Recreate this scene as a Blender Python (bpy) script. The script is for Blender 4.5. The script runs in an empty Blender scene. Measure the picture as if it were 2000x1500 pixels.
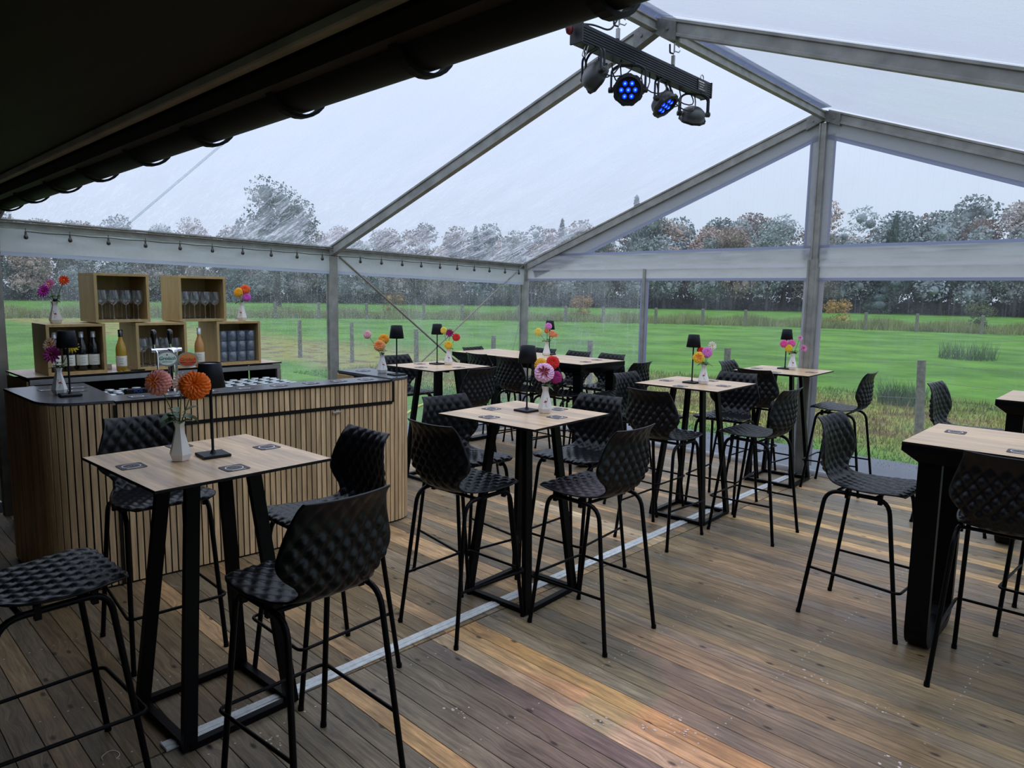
import bpy, math, random
from mathutils import Vector, Matrix, Euler
random.seed(7)
R = math.radians
PI = math.pi
SC = bpy.context.scene
COL = SC.collection

# ------------------------------------------------------------------ camera
cam_d = bpy.data.cameras.new('camera')
cam_d.sensor_width = 36.0
cam_d.lens = 1390.0 / 2000.0 * 36.0
cam_d.clip_start = 0.05
cam_d.clip_end = 600
cam = bpy.data.objects.new('camera', cam_d)
COL.objects.link(cam)
yaw, pitch, roll = R(-42.98), R(7.22), R(0.96)
fwd = Vector((math.sin(yaw) * math.cos(pitch), math.cos(yaw) * math.cos(pitch), -math.sin(pitch)))
rt = Vector((math.cos(yaw), -math.sin(yaw), 0))
up = rt.cross(fwd)
r2 = rt * math.cos(roll) + up * math.sin(roll)
u2 = -rt * math.sin(roll) + up * math.cos(roll)
m = Matrix(((r2.x, u2.x, -fwd.x, 2.72), (r2.y, u2.y, -fwd.y, 0.0), (r2.z, u2.z, -fwd.z, 1.8), (0, 0, 0, 1)))
cam.matrix_world = m
SC.camera = cam

# ------------------------------------------------------------------ world, light, exposure
SC.view_settings.view_transform = 'Standard'
SC.view_settings.look = 'None'
SC.view_settings.gamma = 1.0
SC.view_settings.use_curve_mapping = False
SC.view_settings.exposure = 0.0
try:
    SC.cycles.transparent_max_bounces = 24
    SC.cycles.max_bounces = 8
    SC.cycles.caustics_reflective = False
    SC.cycles.caustics_refractive = False
except Exception:
    pass
world = bpy.data.worlds.new('overcast_sky')
SC.world = world
world.use_nodes = True
wn, wl = world.node_tree.nodes, world.node_tree.links
bg = wn['Background']
tc = wn.new('ShaderNodeTexCoord')
sep = wn.new('ShaderNodeSeparateXYZ')
wl.new(tc.outputs['Generated'], sep.inputs[0])
rmp = wn.new('ShaderNodeValToRGB')
rmp.color_ramp.elements[0].position = 0.0
rmp.color_ramp.elements[0].color = (0.63, 0.72, 0.84, 1)
rmp.color_ramp.elements[1].position = 1.0
rmp.color_ramp.elements[1].color = (1.95, 2.1, 2.4, 1)
for pz, cz in ((0.30, (0.77, 0.86, 1.08)), (0.55, (1.10, 1.22, 1.44))):   # overcast sky, brighter towards the zenith
    ez_ = rmp.color_ramp.elements.new(pz)
    ez_.color = (*cz, 1)
wl.new(sep.outputs['Z'], rmp.inputs[0])
nz = wn.new('ShaderNodeTexNoise')
nz.inputs['Scale'].default_value = 1.6
nz.inputs['Detail'].default_value = 4
wl.new(tc.outputs['Generated'], nz.inputs['Vector'])
mr = wn.new('ShaderNodeMapRange')
mr.inputs['To Min'].default_value = 0.93
mr.inputs['To Max'].default_value = 1.07
wl.new(nz.outputs['Fac'], mr.inputs['Value'])
mx = wn.new('ShaderNodeVectorMath')
mx.operation = 'SCALE'
wl.new(rmp.outputs['Color'], mx.inputs[0])
wl.new(mr.outputs['Result'], mx.inputs['Scale'])
wl.new(mx.outputs[0], bg.inputs['Color'])
bg.inputs['Strength'].default_value = 1.0


def spot(name, loc, target, power, color, size, blend=1.0):
    d = bpy.data.lights.new(name, 'SPOT')
    d.energy = power
    d.color = color
    d.spot_size = R(size)
    d.spot_blend = blend
    d.shadow_soft_size = 0.06
    o = bpy.data.objects.new(name, d)
    COL.objects.link(o)
    o.location = loc
    o.rotation_euler = (Vector(target) - Vector(loc)).to_track_quat('-Z', 'Y').to_euler()
    return o


# beams of the two lit stage lights (violet spill on the deck)
spot('stage_beam', (0.10, 3.90, 3.12), (1.45, 2.50, 0), 110, (1.0, 0.30, 0.62), 36)
spot('stage_beam', (0.10, 4.36, 3.10), (1.35, 4.6, 0), 55, (0.80, 0.32, 0.90), 40)

# ------------------------------------------------------------------ helpers


class MB:
    def __init__(s):
        s.v, s.f, s.mi, s.sm = [], [], [], []

    def add(s, vs, fs, mat=0, smooth=False, M=None):
        o = len(s.v)
        if M is not None:
            vs = [M @ Vector(v) for v in vs]
        s.v += [tuple(v) for v in vs]
        for f in fs:
            s.f.append(tuple(i + o for i in f))
            s.mi.append(mat)
            s.sm.append(smooth)
        return s

    def box(s, c, d, mat=0, M=None, ch=0.0, top=None):
        x, y, z = d[0] / 2, d[1] / 2, d[2] / 2
        if ch <= 0:
            vs = [(c[0] + i * x, c[1] + j * y, c[2] + k * z) for k in (-1, 1) for j in (-1, 1) for i in (-1, 1)]
            fs = [(0, 2, 3, 1), (4, 5, 7, 6), (0, 1, 5, 4), (2, 6, 7, 3), (0, 4, 6, 2), (1, 3, 7, 5)]
            s.add(vs, fs, mat, False, M)
            if top is not None:
                s.mi[-5] = top
            return s
        rings = []
        for (ix, iz) in ((ch, -z), (0, -z + ch), (0, z - ch), (ch, z)):
            a, b = x - ix, y - ix
            rings.append([(c[0] - a, c[1] - b, c[2] + iz), (c[0] + a, c[1] - b, c[2] + iz), (c[0] + a, c[1] + b, c[2] + iz), (c[0] - a, c[1] + b, c[2] + iz)])
        vs = [p for r in rings for p in r]
        fs = [(3, 2, 1, 0)]
        for k in range(3):
            for i in range(4):
                j = (i + 1) % 4
                fs.append((k * 4 + i, k * 4 + j, k * 4 + 4 + j, k * 4 + 4 + i))
        fs.append((12, 13, 14, 15))
        s.add(vs, fs, mat, False, M)
        if top is not None:
            s.mi[-1] = top
        return s

    def prism(s, poly, z0, z1, mat=0, M=None, top=None, axis='z', cap=True):
        n = len(poly)
        P = {'z': lambda p, z: (p[0], p[1], z), 'x': lambda p, z: (z, p[0], p[1]), 'y': lambda p, z: (p[0], z, p[1])}[axis]
        vs = [P(p, z0) for p in poly] + [P(p, z1) for p in poly]
        fs = [(i, (i + 1) % n, n + (i + 1) % n, n + i) for i in range(n)]
        if cap:
            fs += [tuple(range(n - 1, -1, -1)), tuple(range(n, 2 * n))]
        s.add(vs, fs, mat, False, M)
        if top is not None:
            s.mi[-1] = top
        return s

    def tube(s, pts, r, n=8, closed=False, mat=0, M=None, cap=True, smooth=True, flat=None):
        pts = [Vector(p) for p in pts]
        k = len(pts)
        rr = r if isinstance(r, (list, tuple)) else [r] * k
        vs, fs = [], []
        pn = None
        for i, p in enumerate(pts):
            a = pts[(i - 1) % k] if (closed or i > 0) else p
            b = pts[(i + 1) % k] if (closed or i < k - 1) else p
            t = (b - a).normalized()
            if pn is None:
                h = Vector((0, 0, 1)) if abs(t.z) < 0.9 else Vector((1, 0, 0))
                nn = t.cross(h).normalized()
            else:
                nn = (pn - t * pn.dot(t))
                nn = nn.normalized() if nn.length > 1e-6 else t.cross(Vector((0, 0, 1))).normalized()
            pn = nn
            bb = t.cross(nn)
            for j in range(n):
                an = 2 * PI * (j + 0.5) / n
                q = nn * math.cos(an) * rr[i] + bb * math.sin(an) * rr[i] * (flat or 1)
                vs.append(p + q)
        m_ = k if closed else k - 1
        for i in range(m_):
            for j in range(n):
                a, b = i * n + j, i * n + (j + 1) % n
                c, d = ((i + 1) % k) * n + (j + 1) % n, ((i + 1) % k) * n + j
                fs.append((a, b, c, d))
        s.add(vs, fs, mat, smooth, M)
        if cap and not closed:
            s.add(vs[:n], [tuple(range(n - 1, -1, -1))], mat, False, M)
            s.add(vs[-n:], [tuple(range(n))], mat, False, M)
        return s

    def lathe(s, prof, n=16, mat=0, M=None, smooth=True, rot=0.0):
        vs, fs = [], []
        for (r, z) in prof:
            for j in range(n):
                a = 2 * PI * j / n + rot
                vs.append((r * math.cos(a), r * math.sin(a), z))
        for i in range(len(prof) - 1):
            for j in range(n):
                a, b = i * n + j, i * n + (j + 1) % n
                fs.append((a, b, b + n, a + n))
        s.add(vs, fs, mat, smooth, M)
        s.add(vs[:n], [tuple(range(n - 1, -1, -1))], mat, False, M) if prof[0][0] > 1e-4 else None
        s.add(vs[-n:], [tuple(range(n))], mat, False, M) if prof[-1][0] > 1e-4 else None
        return s

    def ball(s, c, r, mat=0, n=8, M=None, sc=(1, 1, 1)):
        vs, fs = [], []
        h = n // 2 + 1
        for i in range(h + 1):
            th = PI * i / h
            for j in range(n):
                a = 2 * PI * j / n
                vs.append((c[0] + r * sc[0] * math.sin(th) * math.cos(a), c[1] + r * sc[1] * math.sin(th) * math.sin(a), c[2] - r * sc[2] * math.cos(th)))
        for i in range(h):
            for j in range(n):
                a, b = i * n + j, i * n + (j + 1) % n
                fs.append((a, b, b + n, a + n))
        return s.add(vs, fs, mat, True, M)

    def mesh(s, name, mats):
        me = bpy.data.meshes.new(name)
        me.from_pydata(s.v, [], s.f)
        for mt in (mats if isinstance(mats, (list, tuple)) else [mats]):
            me.materials.append(mt)
        me.polygons.foreach_set('material_index', s.mi)
        me.polygons.foreach_set('use_smooth', s.sm)
        me.update()
        return me

    def build(s, name, mats, parent=None, **kw):
        return put(name, s.mesh(name, mats), parent, **kw)


KIDS = {}


def put(name, me, parent=None, loc=(0, 0, 0), rot=(0, 0, 0), label=None, cat=None, group=None, kind=None, color=None, scale=None):
    o = bpy.data.objects.new(name, me)
    COL.objects.link(o)
    o.location = loc
    o.rotation_euler = rot
    if scale:
        o.scale = scale if isinstance(scale, (tuple, list)) else (scale,) * 3
    if parent:
        o.parent = parent
        KIDS.setdefault(parent.name, []).append(o)
    if label:
        o['label'] = label
    if cat:
        o['category'] = cat
    if group:
        o['group'] = group
    if kind:
        o['kind'] = kind
    if color:
        o.color = (*color, 1)
    return o


def thing(name, label, cat, loc=(0, 0, 0), rz=0.0, group=None, kind=None):
    return put(name, None, None, loc, (0, 0, rz), label, cat, group, kind)


def dup(o, loc=None, rz=None, label=None, group=None, parent=None, color=None):
    c = o.copy()
    COL.objects.link(c)
    if parent:
        c.parent = parent
        KIDS.setdefault(parent.name, []).append(c)
    if loc is not None:
        c.location = loc
    if rz is not None:
        c.rotation_euler = (0, 0, rz)
    if label:
        c['label'] = label
    if group:
        c['group'] = group
    if color:
        c.color = (*color, 1)
    for ch in list(KIDS.get(o.name, [])):
        dup(ch, parent=c)
    return c


def fillet(pts, r, n=4):
    pts = [Vector(p) for p in pts]
    out = [pts[0]]
    for i in range(1, len(pts) - 1):
        a, b, c = pts[i - 1], pts[i], pts[i + 1]
        u, w = (a - b), (c - b)
        rr = min(r, u.length * 0.48, w.length * 0.48)
        p0, p1 = b + u.normalized() * rr, b + w.normalized() * rr
        for k in range(n + 1):
            t = k / n
            out.append(p0 * (1 - t) ** 2 + b * 2 * t * (1 - t) + p1 * t * t)
    out.append(pts[-1])
    return out


def rrect(w, h, r, n=4, cx=0, cy=0):
    out = []
    for (sx, sy, a0) in ((1, 1, 0), (-1, 1, 90), (-1, -1, 180), (1, -1, 270)):
        for k in range(n + 1):
            a = R(a0 + 90 * k / n)
            out.append((cx + sx * (w / 2 - r) + r * math.cos(a), cy + sy * (h / 2 - r) + r * math.sin(a)))
    return out


# ------------------------------------------------------------------ materials
MATS = {}


def newmat(name):
    mt = bpy.data.materials.new(name)
    mt.use_nodes = True
    MATS[name] = mt
    return mt, mt.node_tree.nodes, mt.node_tree.links


def simple(name, col, rough=0.5, metal=0.0, noise=0.12, scale=30.0, bump=0.0, spec=0.5, emit=None, es=1.0, sheen=0):
    mt, n, l = newmat(name)
    b = n['Principled BSDF']
    b.inputs['Roughness'].default_value = rough
    b.inputs['Metallic'].default_value = metal
    b.inputs['Specular IOR Level'].default_value = spec
    t = n.new('ShaderNodeTexCoord')
    nz = n.new('ShaderNodeTexNoise')
    nz.inputs['Scale'].default_value = scale
    nz.inputs['Detail'].default_value = 3
    l.new(t.outputs['Object'], nz.inputs['Vector'])
    r = n.new('ShaderNodeValToRGB')
    r.color_ramp.elements[0].position = 0.3
    r.color_ramp.elements[1].position = 0.7
    r.color_ramp.elements[0].color = tuple(c * (1 - noise) for c in col) + (1,)
    r.color_ramp.elements[1].color = tuple(min(1, c * (1 + noise)) for c in col) + (1,)
    l.new(nz.outputs['Fac'], r.inputs[0])
    l.new(r.outputs[0], b.inputs['Base Color'])
    if bump:
        bp = n.new('ShaderNodeBump')
        bp.inputs['Strength'].default_value = bump
        bp.inputs['Distance'].default_value = 0.003
        l.new(nz.outputs['Fac'], bp.inputs['Height'])
        l.new(bp.outputs[0], b.inputs['Normal'])
    if emit:
        b.inputs['Emission Color'].default_value = (*emit, 1)
        b.inputs['Emission Strength'].default_value = es
    return mt


def math_n(n, op, a=None, b=None, l=None):
    x = n.new('ShaderNodeMath')
    x.operation = op
    for i, q in enumerate((a, b)):
        if q is None:
            continue
        if isinstance(q, (int, float)):
            x.inputs[i].default_value = q
        else:
            l.new(q, x.inputs[i])
    return x.outputs[0]


def wood(name, col=None, stretch=(1.2, 26, 26), rough=0.65, contrast=0.35, knots=0.0, tint2=None, weather=0.0, spec=0.35, objcol=False, var=0.18, bump=0.25, axis_swap=None):
    """grain runs along the object's x; base colour = object colour or col"""
    mt, n, l = newmat(name)
    b = n['Principled BSDF']
    b.inputs['Specular IOR Level'].default_value = spec
    t = n.new('ShaderNodeTexCoord')
    oi = n.new('ShaderNodeObjectInfo')
    off = n.new('ShaderNodeVectorMath')
    off.operation = 'MULTIPLY_ADD'
    cx = n.new('ShaderNodeCombineXYZ')
    for i, k in enumerate((37.0, 11.0, 5.0)):
        q = math_n(n, 'MULTIPLY', oi.outputs['Random'], k, l)
        l.new(q, cx.inputs[i])
    add = n.new('ShaderNodeVectorMath')
    add.operation = 'ADD'
    l.new(t.outputs['Object'], add.inputs[0])
    l.new(cx.outputs[0], add.inputs[1])
    mp = n.new('ShaderNodeMapping')
    mp.inputs['Scale'].default_value = stretch
    l.new(add.outputs[0], mp.inputs['Vector'])
    nz = n.new('ShaderNodeTexNoise')
    nz.inputs['Scale'].default_value = 1.0
    nz.inputs['Detail'].default_value = 6
    nz.inputs['Roughness'].default_value = 0.62
    nz.inputs['Distortion'].default_value = 0.6
    l.new(mp.outputs[0], nz.inputs['Vector'])
    mp2 = n.new('ShaderNodeMapping')
    mp2.inputs['Scale'].default_value = tuple(q * 3.2 for q in stretch)
    l.new(add.outputs[0], mp2.inputs['Vector'])
    nf = n.new('ShaderNodeTexNoise')
    nf.inputs['Scale'].default_value = 1.0
    nf.inputs['Detail'].default_value = 5
    l.new(mp2.outputs[0], nf.inputs['Vector'])
    g1 = n.new('ShaderNodeMapRange')
    g1.inputs['From Min'].default_value = 0.3
    g1.inputs['From Max'].default_value = 0.7
    g1.inputs['To Min'].default_value = 1 - contrast
    g1.inputs['To Max'].default_value = 1 + contrast * 0.6
    l.new(nz.outputs['Fac'], g1.inputs['Value'])
    g2 = n.new('ShaderNodeMapRange')
    g2.inputs['From Min'].default_value = 0.3
    g2.inputs['From Max'].default_value = 0.7
    g2.inputs['To Min'].default_value = 1 - contrast * 0.45
    g2.inputs['To Max'].default_value = 1 + contrast * 0.3
    l.new(nf.outputs['Fac'], g2.inputs['Value'])
    g = math_n(n, 'MULTIPLY', g1.outputs[0], g2.outputs[0], l)
    vr = n.new('ShaderNodeMapRange')
    vr.inputs['To Min'].default_value = 1 - var
    vr.inputs['To Max'].default_value = 1 + var
    l.new(oi.outputs['Random'], vr.inputs['Value'])
    g = math_n(n, 'MULTIPLY', g, vr.outputs[0], l)
    if knots:
        mk = n.new('ShaderNodeMapping')
        mk.inputs['Scale'].default_value = (1.0 * knots, 2.2 * knots, 2.2 * knots)
        l.new(add.outputs[0], mk.inputs['Vector'])
        vo = n.new('ShaderNodeTexVoronoi')
        vo.voronoi_dimensions = '2D'
        vo.inputs['Scale'].default_value = 1.0
        l.new(mk.outputs[0], vo.inputs['Vector'])
        wr = n.new('ShaderNodeMapRange')
        wr.interpolation_type = 'SMOOTHSTEP'
        wr.inputs['From Max'].default_value = 0.30
        wr.inputs['To Min'].default_value = 1.1
        wr.inputs['To Max'].default_value = 0.0
        l.new(vo.outputs['Distance'], wr.inputs['Value'])
        for tex, srcn, kk in ((nz, mp, 1.0), (nf, mp2, 2.6)):
            av = n.new('ShaderNodeVectorMath')
            av.operation = 'ADD'
            cv = n.new('ShaderNodeCombineXYZ')
            l.new(math_n(n, 'MULTIPLY', wr.outputs[0], kk, l), cv.inputs[1])
            l.new(srcn.outputs[0], av.inputs[0])
            l.new(cv.outputs[0], av.inputs[1])
            l.new(av.outputs[0], tex.inputs['Vector'])
        kr = n.new('ShaderNodeMapRange')
        kr.inputs['From Min'].default_value = 0.035
        kr.inputs['From Max'].default_value = 0.085
        kr.inputs['To Min'].default_value = 0.22
        kr.inputs['To Max'].default_value = 1.0
        l.new(vo.outputs['Distance'], kr.inputs['Value'])
        ksp = n.new('ShaderNodeSeparateColor')
        l.new(vo.outputs['Color'], ksp.inputs[0])
        gate = math_n(n, 'GREATER_THAN', ksp.outputs[0], 0.50, l)
        kv = math_n(n, 'MAXIMUM', kr.outputs[0], gate, l)
        g = math_n(n, 'MULTIPLY', g, kv, l)
    if objcol:
        src = oi.outputs['Color']
    else:
        rg = n.new('ShaderNodeRGB')
        rg.outputs[0].default_value = (*col, 1)
        src = rg.outputs[0]
    if tint2:
        mxx = n.new('ShaderNodeMix')
        mxx.data_type = 'RGBA'
        n3 = n.new('ShaderNodeTexNoise')
        n3.inputs['Scale'].default_value = 0.5
        n3.inputs['Detail'].default_value = 2
        l.new(mp.outputs[0], n3.inputs['Vector'])
        k3 = n.new('ShaderNodeMapRange')
        k3.inputs['From Min'].default_value = 0.48
        k3.inputs['From Max'].default_value = 0.68
        l.new(n3.outputs['Fac'], k3.inputs['Value'])
        l.new(k3.outputs[0], mxx.inputs['Factor'])
        l.new(src, mxx.inputs['A'])
        mxx.inputs['B'].default_value = (*tint2, 1)
        src = mxx.outputs['Result']
    if weather:
        geo = n.new('ShaderNodeNewGeometry')
        n4 = n.new('ShaderNodeTexNoise')
        n4.inputs['Scale'].default_value = 2.1
        n4.inputs['Detail'].default_value = 5
        n4.inputs['Roughness'].default_value = 0.6
        l.new(geo.outputs['Position'], n4.inputs['Vector'])
        k4 = n.new('ShaderNodeMapRange')
        k4.inputs['From Min'].default_value = 0.35
        k4.inputs['From Max'].default_value = 0.68
        k4.inputs['To Min'].default_value = 1 - weather
        k4.inputs['To Max'].default_value = 1 + weather * 0.6
        l.new(n4.outputs['Fac'], k4.inputs['Value'])
        g = math_n(n, 'MULTIPLY', g, k4.outputs[0], l)
        rr = n.new('ShaderNodeMapRange')
        rr.inputs['From Min'].default_value = 0.35
        rr.inputs['From Max'].default_value = 0.65
        rr.inputs['To Min'].default_value = rough - 0.22
        rr.inputs['To Max'].default_value = rough + 0.15
        l.new(n4.outputs['Fac'], rr.inputs['Value'])
        l.new(rr.outputs[0], b.inputs['Roughness'])
    else:
        b.inputs['Roughness'].default_value = rough
    sc = n.new('ShaderNodeVectorMath')
    sc.operation = 'SCALE'
    l.new(src, sc.inputs[0])
    l.new(g, sc.inputs['Scale'])
    l.new(sc.outputs[0], b.inputs['Base Color'])
    bp = n.new('ShaderNodeBump')
    bp.inputs['Strength'].default_value = bump
    bp.inputs['Distance'].default_value = 0.002
    l.new(nf.outputs['Fac'], bp.inputs['Height'])
    l.new(bp.outputs[0], b.inputs['Normal'])
    return mt


def vinyl(name, haze=0.12, drops=80.0, drop_amt=0.5, streak=0.0, tint=(0.94, 0.97, 1.0), rough=0.12, bump=0.4, bscale=2.5, gloss=0.10, thr=0.17, patch=0.5, stretch=None, low=None, fill=0.45):
    """thin clear film: transparent + milky translucent haze + sheen, rain drops outside"""
    mt, n, l = newmat(name)
    n.remove(n['Principled BSDF'])
    out = n['Material Output']
    geo = n.new('ShaderNodeNewGeometry')
    tr = n.new('ShaderNodeBsdfTransparent')
    tr.inputs[0].default_value = (*tint, 1)
    tl = n.new('ShaderNodeBsdfTranslucent')
    tl.inputs[0].default_value = (0.86, 0.90, 1.0, 1)
    df = n.new('ShaderNodeBsdfDiffuse')
    df.inputs[0].default_value = (0.80, 0.85, 0.95, 1)
    md = n.new('ShaderNodeMixShader')
    md.inputs[0].default_value = 0.35
    l.new(tl.outputs[0], md.inputs[1])
    l.new(df.outputs[0], md.inputs[2])
    n1 = n.new('ShaderNodeTexNoise')
    n1.inputs['Scale'].default_value = bscale
    n1.inputs['Detail'].default_value = 6
    n1.inputs['Roughness'].default_value = 0.6
    mp = n.new('ShaderNodeMapping')
    if stretch:
        mp.inputs['Scale'].default_value = stretch
        mp.inputs['Rotation'].default_value = (0.3, 0.2, 0.5)
    l.new(geo.outputs['Position'], mp.inputs['Vector'])
    l.new(mp.outputs[0], n1.inputs['Vector'])
    hz = n.new('ShaderNodeMapRange')
    hz.inputs['From Min'].default_value = 0.35
    hz.inputs['From Max'].default_value = 0.7
    hz.inputs['To Min'].default_value = haze * (1 - patch)
    hz.inputs['To Max'].default_value = haze * (1 + patch)
    l.new(n1.outputs['Fac'], hz.inputs['Value'])
    fac = hz.outputs[0]
    if drops:
        vo = n.new('ShaderNodeTexVoronoi')
        vo.inputs['Scale'].default_value = drops
        l.new(geo.outputs['Position'], vo.inputs['Vector'])
        dr = n.new('ShaderNodeMapRange')
        dr.inputs['From Min'].default_value = thr
        dr.inputs['From Max'].default_value = thr + 0.12
        dr.inputs['To Min'].default_value = drop_amt
        dr.inputs['To Max'].default_value = 0.0
        l.new(vo.outputs['Distance'], dr.inputs['Value'])
        # only some cells carry a drop
        sp = n.new('ShaderNodeSeparateColor')
        l.new(vo.outputs['Color'], sp.inputs[0])
        gt = math_n(n, 'GREATER_THAN', sp.outputs[0], fill, l)
        dd = math_n(n, 'MULTIPLY', dr.outputs[0], gt, l)
        if low:
            sx_ = n.new('ShaderNodeSeparateXYZ')
            l.new(geo.outputs['Position'], sx_.inputs[0])
            lr = n.new('ShaderNodeMapRange')
            lr.inputs['From Min'].default_value = low[0]
            lr.inputs['From Max'].default_value = low[1]
            lr.inputs['To Min'].default_value = 1.0
            lr.inputs['To Max'].default_value = 0.15
            l.new(sx_.outputs['Z'], lr.inputs['Value'])
            dd = math_n(n, 'MULTIPLY', dd, lr.outputs[0], l)
            wv_ = n.new('ShaderNodeMapping')
            wv_.inputs['Scale'].default_value = (4, 22, 10)
            l.new(geo.outputs['Position'], wv_.inputs['Vector'])
            wn_ = n.new('ShaderNodeTexNoise')
            wn_.inputs['Scale'].default_value = 1
            wn_.inputs['Detail'].default_value = 5
            wn_.inputs['Distortion'].default_value = 1.2
            l.new(wv_.outputs[0], wn_.inputs['Vector'])
            wk = n.new('ShaderNodeMapRange')
            wk.inputs['From Min'].default_value = 0.50
            wk.inputs['From Max'].default_value = 0.66
            wk.inputs['To Max'].default_value = 0.45
            l.new(wn_.outputs['Fac'], wk.inputs['Value'])
            wk2 = math_n(n, 'MULTIPLY', wk.outputs[0], lr.outputs[0], l)
            dd = math_n(n, 'ADD', dd, wk2, l)
        fac = math_n(n, 'ADD', fac, dd, l)
        if streak:
            m2 = n.new('ShaderNodeMapping')
            m2.inputs['Scale'].default_value = (70, 70, 3)
            l.new(geo.outputs['Position'], m2.inputs['Vector'])
            n2 = n.new('ShaderNodeTexNoise')
            n2.inputs['Scale'].default_value = 1
            n2.inputs['Detail'].default_value = 2
            l.new(m2.outputs[0], n2.inputs['Vector'])
            k2 = n.new('ShaderNodeMapRange')
            k2.inputs['From Min'].default_value = 0.56
            k2.inputs['From Max'].default_value = 0.72
            k2.inputs['To Max'].default_value = streak
            l.new(n2.outputs['Fac'], k2.inputs['Value'])
            fac = math_n(n, 'ADD', fac, k2.outputs[0], l)
    m1 = n.new('ShaderNodeMixShader')
    l.new(fac, m1.inputs[0])
    l.new(tr.outputs[0], m1.inputs[1])
    l.new(md.outputs[0], m1.inputs[2])
    gl = n.new('ShaderNodeBsdfGlossy')
    gl.inputs['Roughness'].default_value = rough
    bp = n.new('ShaderNodeBump')
    bp.inputs['Strength'].default_value = bump
    bp.inputs['Distance'].default_value = 0.05
    l.new(n1.outputs['Fac'], bp.inputs['Height'])
    l.new(bp.outputs[0], gl.inputs['Normal'])
    fr = n.new('ShaderNodeFresnel')
    fr.inputs['IOR'].default_value = 1.35
    l.new(bp.outputs[0], fr.inputs['Normal'])
    ff = math_n(n, 'MULTIPLY', fr.outputs[0], gloss * 10, l)
    m3 = n.new('ShaderNodeMixShader')
    l.new(ff, m3.inputs[0])
    l.new(m1.outputs[0], m3.inputs[1])
    l.new(gl.outputs[0], m3.inputs[2])
    l.new(m3.outputs[0], out.inputs[0])
    return mt


def glassy(name, tint=(0.96, 0.98, 0.98), amt=0.9, rough=0.03, milk=0.0):
    mt, n, l = newmat(name)
    n.remove(n['Principled BSDF'])
    tr = n.new('ShaderNodeBsdfTransparent')
    tr.inputs[0].default_value = (*tint, 1)
    gl = n.new('ShaderNodeBsdfGlossy')
    gl.inputs['Roughness'].default_value = rough
    lw = n.new('ShaderNodeLayerWeight')
    lw.inputs['Blend'].default_value = 0.35
    f = math_n(n, 'MULTIPLY', lw.outputs['Facing'], amt, l)
    f = math_n(n, 'ADD', f, 0.06, l)
    mxs = n.new('ShaderNodeMixShader')
    l.new(f, mxs.inputs[0])
    l.new(tr.outputs[0], mxs.inputs[1])
    l.new(gl.outputs[0], mxs.inputs[2])
    if milk:
        df = n.new('ShaderNodeBsdfDiffuse')
        df.inputs[0].default_value = (0.45, 0.55, 0.68, 1)
        m2 = n.new('ShaderNodeMixShader')
        m2.inputs[0].default_value = milk
        l.new(mxs.outputs[0], m2.inputs[1])
        l.new(df.outputs[0], m2.inputs[2])
        mxs = m2
    l.new(mxs.outputs[0], n['Material Output'].inputs[0])
    return mt


def translucent_pvc(name, col, amt=0.45, rough=0.5, bump=0.5, scale=3.0):
    mt, n, l = newmat(name)
    b = n['Principled BSDF']
    b.inputs['Roughness'].default_value = rough
    b.inputs['Base Color'].default_value = (*col, 1)
    geo = n.new('ShaderNodeNewGeometry')
    n1 = n.new('ShaderNodeTexNoise')
    n1.inputs['Scale'].default_value = scale
    n1.inputs['Detail'].default_value = 4
    l.new(geo.outputs['Position'], n1.inputs['Vector'])
    bp = n.new('ShaderNodeBump')
    bp.inputs['Strength'].default_value = bump
    bp.inputs['Distance'].default_value = 0.06
    l.new(n1.outputs['Fac'], bp.inputs['Height'])
    l.new(bp.outputs[0], b.inputs['Normal'])
    tl = n.new('ShaderNodeBsdfTranslucent')
    tl.inputs[0].default_value = (*[min(1, c * 1.1) for c in col], 1)
    l.new(bp.outputs[0], tl.inputs['Normal'])
    mxs = n.new('ShaderNodeMixShader')
    mxs.inputs[0].default_value = amt
    l.new(b.outputs[0], mxs.inputs[1])
    l.new(tl.outputs[0], mxs.inputs[2])
    l.new(mxs.outputs[0], n['Material Output'].inputs[0])
    return mt


def objcol_mat(name, rough=0.8, noise=0.25, scale=8.0, transl=0.0, spec=0.3):
    mt, n, l = newmat(name)
    b = n['Principled BSDF']
    b.inputs['Roughness'].default_value = rough
    b.inputs['Specular IOR Level'].default_value = spec
    oi = n.new('ShaderNodeObjectInfo')
    t = n.new('ShaderNodeTexCoord')
    nz = n.new('ShaderNodeTexNoise')
    nz.inputs['Scale'].default_value = scale
    nz.inputs['Detail'].default_value = 3
    l.new(t.outputs['Object'], nz.inputs['Vector'])
    g = n.new('ShaderNodeMapRange')
    g.inputs['From Min'].default_value = 0.3
    g.inputs['From Max'].default_value = 0.7
    g.inputs['To Min'].default_value = 1 - noise
    g.inputs['To Max'].default_value = 1 + noise
    l.new(nz.outputs['Fac'], g.inputs['Value'])
    sc = n.new('ShaderNodeVectorMath')
    sc.operation = 'SCALE'
    l.new(oi.outputs['Color'], sc.inputs[0])
    l.new(g.outputs[0], sc.inputs['Scale'])
    l.new(sc.outputs[0], b.inputs['Base Color'])
    return mt


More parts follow.
